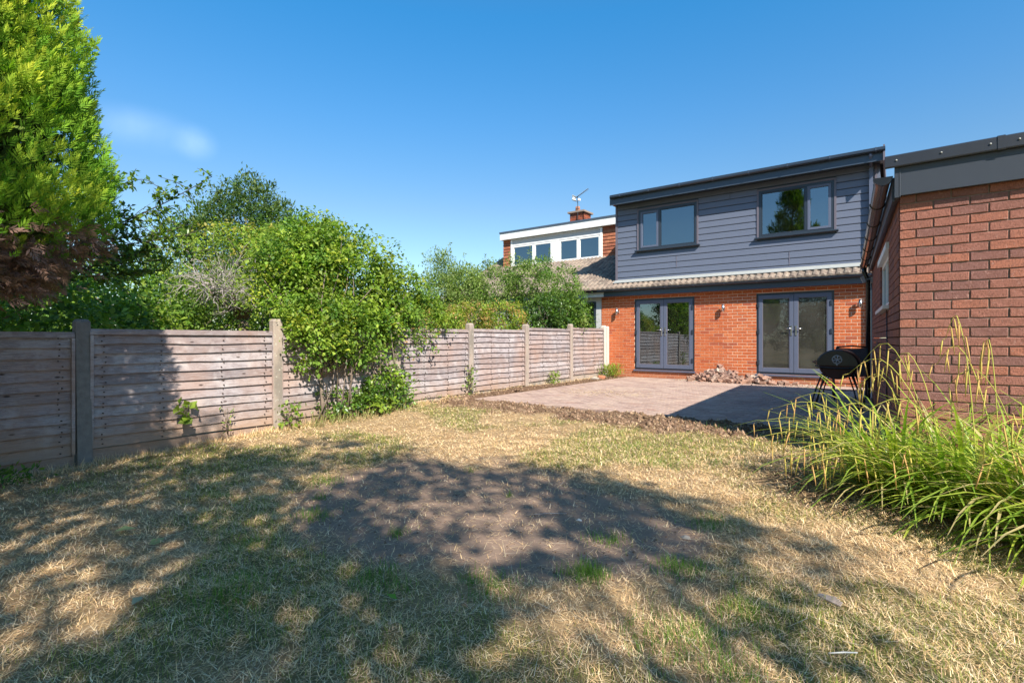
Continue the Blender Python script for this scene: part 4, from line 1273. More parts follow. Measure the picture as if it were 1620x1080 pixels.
# apple with open branches reaching out past the cypress
def open_branch_tree():
    rng = np.random.default_rng(51); rr = random.Random(51)
    base = (-9.3, .3, -.2)
    root = thing('apple_tree', base, 'open apple tree with sparse leafy branches reaching past the cypress', 'tree')
    mb = MB(); top = Vector((-8.8, 1.3, 1.6))
    mb.tube([base, (-9.2, .7, .7), top], [.09, .075, .06], 8)
    tips = [(-7.6, 2.35, 3.05), (-7.35, 2.6, 2.7), (-6.95, 3.0, 3.12), (-7.15, 2.9, 2.55), (-7.5, 2.6, 2.2), (-7.8, 2.3, 2.6), (-7.2, 3.1, 2.25), (-7.9, 2.6, 1.95), (-7.0, 2.75, 2.35), (-7.7, 2.0, 3.2), (-8.0, 2.7, 2.3),
            (-6.35, 1.52, 4.14), (-6.6, 1.2, 3.9), (-9.3, 2.4, 2.6), (-9.0, 3.0, 2.3), (-8.4, 3.1, 2.1)]
    P, D = [], []
    for tip in tips:
        tip = Vector(tip)
        a = top; m1 = a.lerp(tip, .4) + Vector((rr.uniform(-.1, .1), rr.uniform(-.1, .1), rr.uniform(.05, .3))); m2 = a.lerp(tip, .75) + Vector((rr.uniform(-.1, .1), rr.uniform(-.1, .1), rr.uniform(0, .12)))
        path = [a, m1, m2, tip]
        mb.tube(path, [.024, .011, .006, .003], 6)
        for (s0, s1) in zip(path[:-1], path[1:]):
            for q in range(11):
                t_ = rr.random(); b = s0.lerp(s1, t_)
                if (b - top).length < .5: continue
                e = b + Vector((rr.uniform(-.26, .26), rr.uniform(-.26, .26), rr.uniform(-.2, .24)))
                mb.tube([b, b.lerp(e, .5) + Vector((0, 0, .02)), e], [.005, .004, .002], 4)
                for z in range(11):
                    P.append(b.lerp(e, rr.random()) + Vector((rr.gauss(0, .02),) * 3)); D.append((e - b).normalized())
        for z in range(16):
            P.append(m2.lerp(tip, rr.random())); D.append((tip - m2).normalized())
    P = np.array([tuple(p) for p in P]); D = np.array([tuple(p) for p in D])
    n = len(P)
    D = nrm(D * .5 + rdir(rng, n) * .8 + np.array([0, 0, -.15]))
    L = rng.uniform(.05, .085, n)
    mb.build('trunk', 'dark_bark', root)
    fol('foliage', [leaf_geo(P, D, nrm(rdir(rng, n) * .7 + np.array([0, 0, 1])), L, L * .6, palette(rng, n, GREEN_MID + GREEN_LIME[:2] + [(.16, .22, .04)]), .18)], 'leaf_gloss', root)
open_branch_tree()
# dark yew-like tree far behind
bush('distant_yew', (-26.2, 13, -.3), 'large dark domed tree far beyond the fence, tallest of the row', 'tree', 61,
     [(-26.2, 13.0, 5.8, 2.6, 2.6, 2.5), (-24.4, 14.2, 5.0, 1.9, 1.9, 1.9), (-28.2, 11.6, 4.8, 2.3, 2.2, 2.2), (-26, 13, 7.3, 1.5, 1.5, 1.6)], 1500, 22, .42, .20, .075, GREEN_DARK + [(.09, .13, .03)], trunk=(-26.2, 13, 3), r0=.2, shell=.62, droop=-.3)
# half dead old fruit tree
def dead_tree():
    rng = np.random.default_rng(71); rr = random.Random(71)
    base = Vector((-10.6, 5.15, -.2))
    root = thing('old_fruit_tree', tuple(base), 'half dead fruit tree with grey bare twigs above the fence', 'tree')
    mb = MB(); tw = MB()
    top = base + Vector((.02, .0, 1.75))
    mb.tube([base, base + Vector((.04, .02, .9)), top], [.15, .12, .11], 9)
    P = []
    ends = []
    for q in range(9):
        a = q / 9 * 6.28 + rr.uniform(-.2, .2)
        R_ = rr.uniform(.6, 1.0)
        e = top + Vector((math.cos(a) * R_ * .9, math.sin(a) * R_ * 1.1, rr.uniform(.35, 1.2)))
        mid = top.lerp(e, .5) + Vector((rr.uniform(-.1, .1), rr.uniform(-.1, .1), rr.uniform(-.1, .1)))
        mb.tube([top - Vector((0, 0, .1)), mid, e], [.07, .045, .022], 7)
        ends += [(mid, e), (e, e)]
    for (m_, e) in ends:
        for q in range(9):
            s = m_.lerp(e, rr.random())
            d = Vector((rr.uniform(-1, 1), rr.uniform(-1, 1), rr.uniform(-.35, .9))).normalized()
            L = rr.uniform(.35, .95)
            pts = [s]
            for k in range(4):
                d = (d + Vector((rr.uniform(-.35, .35), rr.uniform(-.35, .35), rr.uniform(-.35, .25)))).normalized(); pts.append(pts[-1] + d * L / 4)
            tw.tube(pts, [.012, .009, .007, .005, .003], 4)
            for k in range(7):
                b = pts[rr.randrange(1, 5)]
                d2 = (d + Vector((rr.uniform(-1, 1), rr.uniform(-1, 1), rr.uniform(-1, .8)))).normalized()
                l2 = rr.uniform(.12, .4)
                q1 = b + d2 * l2 * .5; q2 = q1 + (d2 + Vector((rr.uniform(-.5, .5), rr.uniform(-.5, .5), rr.uniform(-.6, .3)))).normalized() * l2 * .5
                tw.tube([b, q1, q2], [.005, .004, .002], 3)
                P.append(q2); P.append(q1)
    mb.build('trunk', 'bark', root); tw.build('bare_twigs', 'dead_twig', root)
    P = np.array([tuple(p) for p in P]); k = rng.choice(len(P), 3800); Q = P[k] + rng.normal(0, .05, (3800, 3))
    Q = Q[rng.random(len(Q)) < np.clip(1.1 - (Q[:, 2] - 1.4) * .35, .15, 1)]
    n = len(Q)
    L = rng.uniform(.035, .07, n)
    fol('foliage', [leaf_geo(Q, rdir(rng, n), nrm(rdir(rng, n) + np.array([0, 0, 1])), L, L * .6, palette(rng, n, GREEN_LIME + GREEN_GREY), .15)], 'leaf', root)
dead_tree()
bush('bramble_thicket', (-11.2, 5.9, -.2), 'yellow green climber topping the bare twiggy tree', 'climber', 72,
     [(-11.5, 5.3, 3.0, .9, .9, .32), (-10.6, 5.5, 3.05, .8, .9, .3), (-9.8, 5.6, 2.9, .7, .7, .35), (-12.2, 4.7, 2.6, .6, .6, .35)], 240, 24, .18, .06, .04, GREEN_LIME + GREEN_YEL, trunk=(-11.2, 5.9, 2.4), r0=.03)
# big climbing rose over the fence
bush('climbing_rose', (-6.42, 4.25, -.1), 'huge lime green climbing rose spilling over the fence', 'climber', 81,
     [(-7.4, 4.5, 2.05, .65, .75, .6), (-7.6, 4.85, 2.55, .55, .6, .38), (-7.2, 5.3, 2.1, .65, .8, .62), (-7.0, 6.0, 1.75, .5, .65, .5), (-6.85, 6.65, 1.45, .35, .5, .32), (-7.2, 4.1, 1.7, .35, .4, .4),
      (-6.55, 4.35, 1.25, .38, .62, .42), (-6.42, 4.15, .98, .24, .42, .30), (-6.5, 4.95, 1.15, .36, .5, .38), (-6.75, 5.6, 1.3, .45, .5, .35), (-7.9, 5.0, 2.5, .5, .6, .6)],
     1350, 34, .17, .062, .042, GREEN_LIME + GREEN_LIME + GREEN_MID[:3] + GREEN_YEL[:2], trunk=(-6.5, 4.25, .5), nbranch=46, r0=.022, shell=.35, noise=.35)
def stems_thing():
    rng = np.random.default_rng(82); rr = random.Random(82)
    root = thing('rose_undergrowth', (-6.4, 4.5, -.1), 'tangle of bare stems and dry grass at the foot of the climbing rose', 'undergrowth')
    mb = MB()
    for q in range(17):
        y = rr.uniform(3.85, 5.6); x = rr.uniform(-6.52, -6.3)
        e = Vector((rr.uniform(-6.6, -6.2), y + rr.uniform(-.4, .4), rr.uniform(.7, 1.25)))
        mb.tube([(x, y, -.15), ((x + e.x) / 2 + rr.uniform(-.05, .08), (y + e.y) / 2 + rr.uniform(-.1, .1), rr.uniform(.3, .6)), e], [rr.uniform(.006, .016), .008, .004], 5)
    mb.build('stem', 'bark', root)
    # low ivy on the right
    g_, P = leafy(rng, [(-6.38, 5.35, .28, .22, .28, .40), (-6.35, 5.05, .1, .22, .3, .2), (-6.42, 5.6, .15, .2, .3, .35), (-6.42, 4.6, .1, .14, .35, .2)], 130, 24, .12, .055, .045, GREEN_MID + GREEN_LIME, shell=.3, zmin=-.1)
    fol('foliage', [g_], 'leaf_gloss', root)
    n = 620
    x = -6.5 + rng.random(n) * .45; y = 3.85 + rng.random(n) * 1.7
    Pp = np.stack([x, y, zg(x, y) - .01], -1)
    D = nrm(rng.normal(0, .35, (n, 3)) + np.array([.1, 0, 1]))
    L = rng.uniform(.06, .32, n) * rng.random(n) ** .5
    fol('dry_grass', [leaf_geo(Pp, D, rdir(rng, n), L, .007, palette(rng, n, [(.42, .35, .18), (.30, .26, .11), (.22, .25, .08)]), .1, .4)], 'straw', root)
stems_thing()
def drooping_spray():
    rng = np.random.default_rng(83); rr = random.Random(83)
    root = thing('rose_shoot', (-6.7, 6.1, 1.3), 'drooping leafy shoot hanging in front of the fourth fence panel', 'shoot')
    mb = MB(); P = []; D = []
    for (a, b) in (((-6.85, 5.85, 1.45), (-6.42, 6.25, .95)), ((-6.8, 5.95, 1.4), (-6.38, 6.42, .80)), ((-6.8, 5.9, 1.4), (-6.45, 6.1, .85)), ((-6.6, 5.3, 1.0), (-6.30, 5.78, .72)), ((-6.8, 5.8, 1.4), (-6.4, 6.45, 1.1)), ((-6.8, 5.9, 1.3), (-6.5, 6.75, 1.22))):
        a = Vector(a); b = Vector(b); m_ = a.lerp(b, .5) + Vector((.1, .02, .15))
        mb.tube([a, m_, b], [.006, .004, .002], 4)
        for q in range(90):
            t_ = rr.random(); p = (a.lerp(m_, t_ * 2) if t_ < .5 else m_.lerp(b, t_ * 2 - 1)) + Vector((rr.gauss(0, .035), rr.gauss(0, .05), rr.gauss(0, .05)))
            P.append(tuple(p)); D.append((0, 0, -1))
    P = np.array(P); n = len(P)
    L = rng.uniform(.04, .065, n)
    mb.build('stem', 'bark', root)
    fol('foliage', [leaf_geo(P, nrm(np.array(D) * .3 + rdir(rng, n)), nrm(rdir(rng, n) * .7 + np.array([.7, -.4, .7])), L, L * .62, palette(rng, n, GREEN_LIME + RUST[:1] + GREEN_MID), .15)], 'leaf', root)
drooping_spray()
# tall shrubs nearer the house
def upright_extra(tips, per=60, size=.055, cols=GREEN_GREY):
    def f(rng):
        Q = []; D = []
        for (b, e, sp) in tips:
            b = np.array(b); e = np.array(e); t_ = rng.random(per)[:, None]
            Q.append(b + (e - b) * t_ + rng.normal(0, sp, (per, 3)) * (1.1 - t_)); D.append(np.repeat(nrm(e - b)[None], per, 0))
        Q = np.concatenate(Q); D = np.concatenate(D); n = len(Q)
        L = size * rng.uniform(.7, 1.3, n)
        return [leaf_geo(Q, nrm(D * .6 + rdir(rng, n) * .7), nrm(rdir(rng, n) + np.array([.2, -.2, .8])), L, L * .42, palette(rng, n, cols), .12)]
    return f
bush('willow_shrub', (-9.1, 9.4, -.1), 'tall grey green willow like shrub with feathery tips against the sky', 'shrub', 91,
     [(-9.2, 9.4, 1.9, .62, .62, .85), (-9.15, 9.4, 2.6, .42, .42, .55), (-8.8, 9.9, 2.1, .5, .5, .8), (-9.5, 8.7, 1.5, .6, .6, .6), (-9.0, 10.0, 2.3, .5, .5, .6)], 680, 34, .17, .065, .026, GREEN_GREY, trunk=(-9.1, 9.4, .8), nbranch=24, r0=.03, droop=-.4,
     extra=upright_extra([((-9.2, 9.3, 2.5), (-9.25, 9.3, 3.4), .09), ((-9.05, 9.5, 2.5), (-9.0, 9.55, 3.5), .08), ((-8.85, 9.8, 2.3), (-8.8, 9.85, 3.25), .07), ((-9.4, 9.2, 2.4), (-9.5, 9.1, 3.2), .07), ((-8.6, 10.1, 2.2), (-8.5, 10.2, 2.95), .07), ((-9.7, 8.4, 1.9), (-9.8, 8.35, 2.75), .06), ((-9.6, 8.7, 1.6), (-9.7, 8.6, 2.35), .05)], 90))
bush('privet_shrub', (-8.2, 11.2, -.1), 'broad rounded green shrub in front of the neighbouring roof', 'shrub', 92,
     [(-8.6, 10.9, 2.15, .75, .75, .9), (-7.9, 11.4, 2.3, .75, .75, .9), (-7.4, 11.9, 2.3, .6, .6, .85), (-9.0, 10.3, 1.9, .65, .65, .8), (-7.05, 12.1, 1.75, .5, .45, .75)], 950, 34, .17, .062, .032, GREEN_GREY + GREEN_MID, trunk=(-8.2, 11.2, .8), nbranch=30, r0=.03, droop=-.2,
     extra=upright_extra([((-8.3, 11.2, 2.6), (-8.35, 11.15, 3.45), .08), ((-7.9, 11.5, 2.7), (-7.9, 11.5, 3.55), .08), ((-7.5, 11.8, 2.6), (-7.45, 11.8, 3.5), .08), ((-8.7, 10.8, 2.5), (-8.8, 10.7, 3.35), .05), ((-8.1, 11.3, 2.6), (-8.1, 11.3, 3.25), .1), ((-7.2, 11.9, 2.6), (-7.1, 11.9, 3.1), .08), ((-8.95, 10.5, 2.2), (-9.1, 10.3, 2.9), .07)], 70))
def flower_specks(ells, n_, cols, size):
    def f(rng):
        P, O = crown_pts(rng, ells, n_, .8, .2)
        k = np.repeat(np.arange(n_), 7); n = len(k)
        Q = P[k] + rng.normal(0, .025, (n, 3))
        return [leaf_geo(Q, rdir(rng, n), nrm(rdir(rng, n) + np.array([.5, -.5, .6])), size, size * .8, palette(rng, n, cols), .1)]
    return f
E1 = [(-8.1, 8.0, 1.4, .5, .6, .38), (-7.7, 8.8, 1.45, .45, .6, .38), (-7.4, 9.7, 1.5, .45, .6, .38)]
bush('spiraea_bush', (-7.9, 8.9, -.1), 'yellow green bush tinged orange with pink flower heads above the fence', 'bush', 93, E1, 480, 32, .13, .05, .03, GREEN_YEL + RUST + GREEN_LIME, trunk=(-7.9, 8.9, .5), nbranch=16, r0=.02, extra=flower_specks(E1, 45, PINK, .03))
bush('laurel_bush', (-7.1, 11.5, -.1), 'glossy deep green bush between the fence and the neighbouring wall', 'bush', 94,
     [(-7.1, 11.0, 1.6, .35, .5, .5), (-7.05, 11.8, 1.6, .35, .55, .55), (-7.1, 12.4, 1.55, .35, .4, .55), (-6.98, 12.85, 1.3, .22, .3, .4)], 420, 26, .15, .085, .045, GREEN_MID + GREEN_DARK, mat='leaf_gloss', trunk=(-7.1, 11.5, .6), nbranch=14, r0=.02)
bush('mixed_bush', (-7.3, 7.1, -.1), 'low yellowish bush tucked behind the fence beside the climbing rose', 'bush', 95,
     [(-7.5, 7.0, 1.15, .4, .6, .35), (-7.4, 7.8, 1.2, .4, .5, .3), (-7.9, 7.4, 1.35, .5, .6, .4)], 220, 28, .13, .05, .03, GREEN_YEL + GREEN_LIME + RUST[:1], trunk=(-7.3, 7.1, .4), nbranch=12, r0=.02)
bush('far_hedge', (-20, 9, -.3), 'dark hedge line far behind the neighbouring garden', 'hedge', 96,
     [(-22, 6, 1.2, 2.5, 3, 2.2), (-20, 10, 1.2, 2.5, 3, 2.2), (-18, 14, 1.0, 2.5, 3, 1.8), (-17, 18, 1.0, 2.5, 3, 1.6), (-20, 2, 1.4, 2.5, 3, 2.3), (-19, -3, 1.4, 2.5, 3, 2.4)], 1800, 26, .4, .20, .14, GREEN_DARK + GREEN_MID, trunk=(-20, 9, .6), r0=.1)
op = thing('timber_post', (-13.76, 4.75, -.2), 'orange brown timber post standing among the bushes beyond the fence', 'post')
m = MB(); m.box(-13.81, -13.71, 4.70, 4.80, -.2, 1.9); m.build('post', 'orange_timber', op)
m = MB(); m.box(-14.5, -13.815, 4.73, 4.77, 1.62, 1.72); m.build('rail', 'orange_timber', op)

# ------------------------------------------------------------------ pendulous sedge
def sedge():
    rng = np.random.default_rng(101); rr = random.Random(101)
    root = thing('pendulous_sedge', (.4, 4.5, -.2), 'big clump of bright green sedge with arching stems and hanging yellow catkins by the garage', 'grass clump')
    cl = [(.02, 4.72, .16), (.38, 4.50, .2), (.74, 4.32, .2), (.62, 4.85, .2), (1.05, 4.25, .2), (.98, 3.95, .18), (-.12, 4.95, .12)]
    allL = []
    for (cx, cy, sp), cnt in zip(cl, (270, 340, 320, 240, 240, 220, 120)):
        for q in range(cnt):
            a = rr.uniform(0, 6.28); r_ = sp * rr.random() ** .5
            b = Vector((cx + math.cos(a) * r_, cy + math.sin(a) * r_, float(zbase(cx, cy)) + .0))
            # fan outwards and arch over
            az = a + rr.gauss(0, .9)
            L = rr.uniform(.35, 1.0); lean0 = rr.uniform(-.1, .9)
            if rr.random() < .35: L = rr.uniform(.7, 1.2); lean0 = rr.uniform(-.05, .35)
            w0 = rr.uniform(.006, .0095) * rr.choice([1.1, 1.4, 1.8])
            allL.append((b, az, L, lean0, w0, rr.uniform(.9, 2.2)))
    def blade(b, az, L, lean0, w0, curl):
        n = 6; p = Vector(b); th = lean0
        pts = [p.copy()]
        for k in range(n):
            th += curl / n
            p = p + Vector((math.cos(az) * math.sin(th), math.sin(az) * math.sin(th), math.cos(th))) * L / n
            if p.z < -.17: p.z = -.17
            pts.append(p.copy())
        side = Vector((-math.sin(az), math.cos(az), 0))
        vs = []; cs = []
        tone = rr.random()
        c0 = Vector((.15, .27, .03)).lerp(Vector((.42, .47, .07)), tone)
        if rr.random() < .22: c0 = Vector((.52, .42, .2)) * rr.uniform(.7, 1.1)
        for k, q in enumerate(pts):
            wk = w0 * (1 - (k / n) ** 2 * .9) * (0.6 if k == 0 else 1)
            up = Vector((0, 0, .25 * wk))
            vs += [q - side * wk + up, q, q + side * wk + up]
            c = c0 * (1 - .0 * k); cs += [tuple(c)] * 3
        fs = []
        for k in range(n):
            o = k * 3
            fs += [(o, o + 1, o + 4, o + 3), (o + 1, o + 2, o + 5, o + 4)]
        return vs, fs, cs
    allL.sort(key=lambda q: (q[0] - cam_p).length - (.9 if q[2] > .8 else 0))
    restV, restF, restC = [], [], []
    o = np.array(ORG[root.name])
    for i, a in enumerate(allL):
        vs, fs, cs = blade(*a)
        vs = np.array([tuple(v) for v in vs]) - o
        if i < 298:
            me = np_mesh('leaf', vs, fs, 'leaf_gloss', col=np.array(cs), smooth=True)
            link('leaf', me, root)
        else:
            base = sum(len(v) for v in restV)
            restV.append(vs); restF += [tuple(x + base for x in f) for f in fs]; restC += cs
    me = np_mesh('leaf', np.concatenate(restV), restF, 'leaf_gloss', col=np.array(restC), smooth=True)
    ob = link('leaf', me, root); ob['kind'] = 'stuff'
    # flowering stems: (base, azimuth, height, reach)
    stems = []
    spec = [(.02, 4.75, 3.05, .72, .85), (.0, 4.7, 3.25, .60, .88), (.1, 4.7, 2.9, .80, .75), (.0, 4.75, 3.5, .52, .85), (.05, 4.8, 3.3, .68, .62), (.1, 4.6, 3.7, .50, .8), (.0, 4.8, 2.8, .66, .8),
            (.05, 4.65, 3.15, .42, .8), (.1, 4.7, 3.35, .76, .5), (.0, 4.6, 3.6, .40, .7), (.15, 4.65, 3.0, .62, .6), (.0, 4.85, 3.0, .5, .7), (.1, 4.5, 3.8, .45, .75),
            (.25, 4.6, 2.8, 1.22, .42), (.25, 4.65, 3.1, 1.10, .55), (.3, 4.6, 2.5, 1.15, .38), (.2, 4.75, 3.0, .98, .35), (.4, 4.4, 3.5, .85, .6), (.45, 4.5, 2.0, 1.42, .3), (.5, 4.5, 1.7, 1.25, .25), (.7, 4.4, .8, 1.45, .3), (.75, 4.4, .5, 1.25, .4),
            (.7, 4.3, 2.6, 1.05, .4), (.8, 4.3, -.3, 1.1, .5), (.9, 4.2, -.6, .95, .6), (.9, 4.1, 3.6, .8, .5), (.3, 4.5, 4.2, .55, .6), (.9, 4.0, 4.4, .6, .5), (.6, 4.7, 2.6, 1.2, .35), (.95, 4.1, 2.8, .9, .4), (1.0, 4.0, 3.3, .7, .5), (.8, 4.1, 3.9, .65, .5)]
    for (x, y, az, h, reach) in spec:
        x += rr.uniform(-.06, .06); y += rr.uniform(-.06, .06); az += rr.uniform(-.15, .15)
        b = Vector((x, y, -.15)); pts = []
        n = 12
        for k in range(n + 1):
            t_ = k / n
            # rises, arches over and nods
            r_ = reach * t_ ** 1.5 * 1.05
            z = h * math.sin(min(1.0, t_ * 1.12) * math.pi * .5) ** 1.0 - max(0, t_ - .72) ** 1.6 * h * 1.1
            pts.append(b + Vector((math.cos(az) * r_, math.sin(az) * r_, z)))
        mb = MB(); mb.tube(pts, [.0045 - .0028 * k / n for k in range(n + 1)], 5)
        me = mb.mesh('flower_stem', None, ORG[root.name])
        cc = np.tile(np.array([[.46, .46, .10]]), (len(me.vertices), 1)) * rng.uniform(.8, 1.2)
        a_ = me.attributes.new('col', 'FLOAT_COLOR', 'POINT'); c4 = np.ones((len(cc), 4), np.float32); c4[:, :3] = cc; a_.data.foreach_set('color', c4.ravel()); me.materials.append(M['straw'])
        st = link('flower_stem', me, root)
        nc = rr.randrange(5, 8)
        for q in range(nc):
            t_ = .60 + .40 * q / (nc - 1); f_ = t_ * n; i0 = min(n - 1, int(f_)); p = pts[i0].lerp(pts[i0 + 1], f_ - i0)
            L = rr.uniform(.12, .22) * (.75 if q == nc - 1 else 1)
            dx, dy = rr.uniform(-.03, .03), rr.uniform(-.03, .03)
            s1 = p + Vector((math.cos(az) * .012 + dx, math.sin(az) * .012 + dy, -.012)); s2 = s1 + Vector((dx * .5, dy * .5, -L * .5)); s3 = s2 + Vector((dx * .5, dy * .4, -L * .5))
            mb = MB(); mb.tube([p, s1, s1 + Vector((0, 0, -.012)), s2, s3], [.0012, .0018, .0042, .0048, .0015], 5)
            me = mb.mesh('catkin', None, ORG[root.name])
            tone = Vector((.60, .53, .13)).lerp(Vector((.60, .34, .14)), rr.random() ** 1.5)
            cc = np.tile(np.array([tuple(tone)]), (len(me.vertices), 1))
            a_ = me.attributes.new('col', 'FLOAT_COLOR', 'POINT'); c4 = np.ones((len(cc), 4), np.float32); c4[:, :3] = cc; a_.data.foreach_set('color', c4.ravel()); me.materials.append(M['straw'])
            link('catkin', me, st)
sedge()

# ------------------------------------------------------------------ barbecue and chair
def barbecue():
    cx, y0, y1, cz = -.68, 9.28, 9.86, .64
    root = thing('barrel_barbecue', (cx, 9.5, 0), 'black barrel charcoal barbecue on splayed tube legs with a round vent', 'barbecue')
    a, b = .285, .245
    def ell(y, k=1.0, lo=0, hi=math.pi, n=20, zoff=0):
        return [(cx + a * k * math.cos(lo + (hi - lo) * i / n), y, cz + zoff + b * k * math.sin(lo + (hi - lo) * i / n)) for i in range(n + 1)]
    def drum(lo, hi, zoff, ks, ys):
        mb = MB(); n = 20; vs = []
        for k, y in zip(ks, ys): vs += ell(y, k, lo, hi, n, zoff)
        m_ = len(ys); fs = []
        for j_ in range(m_ - 1):
            for i in range(n): o = j_ * (n + 1); fs.append((o + i, o + i + 1, o + n + 1 + i + 1, o + n + 1 + i))
        mb.add(vs, fs, 0, True)
        mb.add(vs[:n + 1], [tuple(range(n + 1))]); mb.add(vs[-n - 1:], [tuple(range(n + 1))[::-1]])
        return mb
    lid = drum(0, math.pi, .012, (.93, 1, 1, .93), (y0 - .015, y0 + .01, y1 - .01, y1 + .015)).build('lid', 'grill_black', root)
    bowl = drum(math.pi, 2 * math.pi, .012, (.80, .86, .86, .80), (y0, y0 + .02, y1 - .02, y1)).build('bowl', 'grill_rust', root)
    m = MB(); m.tube([(cx - a * 1.02, y0 - .012, cz + .005), (cx - a * .7, y0 - .022, cz - .02), (cx, y0 - .024, cz - .03), (cx + a * .7, y0 - .022, cz - .02), (cx + a * 1.02, y0 - .012, cz + .005)], .012, 6); m.build('rim', 'grill_black', bowl)
    # round vent with six spokes
    vz = cz + .105; vy = y0 - .022
    m = MB(); n = 20
    for i in range(n):
        a0, a1 = 2 * math.pi * i / n, 2 * math.pi * (i + 1) / n
        m.tube([(cx + .062 * math.cos(a0), vy, vz + .062 * math.sin(a0)), (cx + .062 * math.cos(a1), vy, vz + .062 * math.sin(a1))], .0065, 5)
    for i in range(6):
        a0 = math.pi * i / 3 + .3
        m.tube([(cx, vy, vz), (cx + .06 * math.cos(a0), vy, vz + .06 * math.sin(a0))], [.005, .009], 5)
    m.tube([(cx, vy, vz - .062), (cx, vy - .006, vz - .09)], .009, 6)
    m.build('vent', 'pale_render', lid)
    m = MB(); m.tube([(cx - a - .0, y0 + .1, cz + .04), (cx - a - .05, y0 + .1, cz + .06), (cx - a - .05, y1 - .1, cz + .06), (cx - a, y1 - .1, cz + .04)], .010, 6); m.build('handle', 'grill_black', lid)
    for (sx, fy, ty) in ((-1, y0 - .26, y0 + .02), (1, y0 - .26, y0 + .02), (-1, y1 + .05, y1 - .05), (1, y1 + .05, y1 - .05)):
        m = MB(); m.tube([(cx + sx * .20, ty, cz - .12), (cx + sx * .27, (ty + fy) / 2, cz - .35), (cx + sx * .33, fy, .02)], .012, 6)
        m.build('leg', 'grill_black', root)
        m = MB(); m.tube([(cx + sx * .15, ty + .04, cz - .16), (cx + sx * .22, (ty + fy) / 2 + .04, cz - .36), (cx + sx * .28, fy + .04, .02)], .010, 6)
        m.build('leg', 'grill_black', root)
    m = MB(); m.tube([(cx - .26, y0 - .1, .30), (cx, y0 - .11, .28), (cx + .26, y0 - .1, .30)], .009, 6); m.tube([(cx - .24, y1, .34), (cx + .24, y1, .34)], .009, 6); m.build('crossbar', 'grill_black', root)
    for sx in (-1, ):
        for q in (0, .09):
            m = MB(); m.tube([(cx + sx * (.34 - q), y0 - .29, .055), (cx + sx * (.365 - q), y0 - .29, .055)], .055, 14); m.build('wheel', 'grill_black', root)
barbecue()
def chair():
    cx, cy = -.60, 10.85
    root = thing('garden_chair', (cx, cy, 0), 'black sling garden chair with slanted arms beside the downpipe', 'chair')
    # faces the house, its back towards the lawn
    f = lambda u, v, z: (cx + v * .98 - u * .12, cy + u * .98 + v * .12, z)
    def t(mb, pts, r_=.014): mb.tube([f(*p) for p in pts], r_, 6)
    for s in (-1, 1):
        m = MB(); t(m, [(.24, s * .25, .0), (.20, s * .25, .40), (.22, s * .26, .62)]); m.build('leg', 'grill_black', root)
        m = MB(); t(m, [(-.25, s * .25, .0), (-.12, s * .25, .30), (.02, s * .25, .44)]); m.build('leg', 'grill_black', root)
        m = MB(); t(m, [(-.34, s * .22, .92), (-.14, s * .24, .42), (.22, s * .24, .44)]); m.build('side_frame', 'grill_black', root)
        m = MB(); t(m, [(.24, s * .27, .62), (.0, s * .28, .66), (-.26, s * .26, .66)], .018); m.build('armrest', 'grill_black', root)
    m = MB(); t(m, [(-.34, -.22, .92), (-.355, 0, .94), (-.34, .22, .92)]); t(m, [(.22, -.24, .44), (.22, .24, .44)]); m.build('crossbar', 'grill_black', root)
    def sheet(pts):
        mb = MB(); vs = []; fs = []
        for (u, z) in pts:
            for j_ in range(5):
                v = -.23 + .46 * j_ / 4; vs.append(f(u, v, z - .02 * (1 - (v / .23) ** 2)))
        off = len(vs); vs += [(v[0], v[1], v[2] - .006) for v in vs]
        for i in range(len(pts) - 1):
            for j_ in range(4):
                a_ = i * 5 + j_; fs += [(a_, a_ + 1, a_ + 6, a_ + 5), (a_ + off, a_ + 5 + off, a_ + 6 + off, a_ + 1 + off)]
        mb.add(vs, fs, 0, True); return mb
    sheet([(.22, .445), (.05, .425), (-.13, .425)]).build('seat', 'sling_fabric', root)
    sheet([(-.14, .43), (-.24, .66), (-.335, .915)]).build('backrest', 'sling_fabric', root)
chair()

# ------------------------------------------------------------------ heap of broken bricks along the wall
rr = random.Random(55)
def rubble_mesh(k):
    r2 = random.Random(500 + k)
    L = r2.choice([.215, .16, .12, .10, .14]); W_, H = .10, .065
    vs = []
    for z in (-H / 2, H / 2):
        for (x, y) in ((-L / 2, -W_ / 2), (0, -W_ / 2), (L / 2, -W_ / 2), (L / 2, W_ / 2), (0, W_ / 2), (-L / 2, W_ / 2)):
            vs.append((x + r2.uniform(-.010, .010), y + r2.uniform(-.008, .008), z + r2.uniform(-.006, .006)))
    return MB().add(vs, [(0, 5, 4, 3, 2, 1)[::1], (6, 7, 8, 9, 10, 11)] + [(i, (i + 1) % 6, (i + 1) % 6 + 6, i + 6) for i in range(6)]).mesh('broken_brick', 'rubble_brick')
rub = [rubble_mesh(k) for k in range(12)]
def place_rubble(x, y, z, lab, grp, rot=None, mesh=None, s=1.0):
    o = link('broken_brick', mesh or rub[rr.randrange(12)])
    o.location = (x, y, z); o.rotation_euler = rot or (rr.uniform(-.6, .6), rr.uniform(-.6, .6), rr.uniform(0, 3.14)); o.scale = (s, s, s)
    tag(o, lab, 'brick', grp); return o
heap_h = lambda x: .31 * math.exp(-((x + 3.45) / .50) ** 2) + .10 * math.exp(-((x + 2.5) / .35) ** 2) + .07
n_h = 0
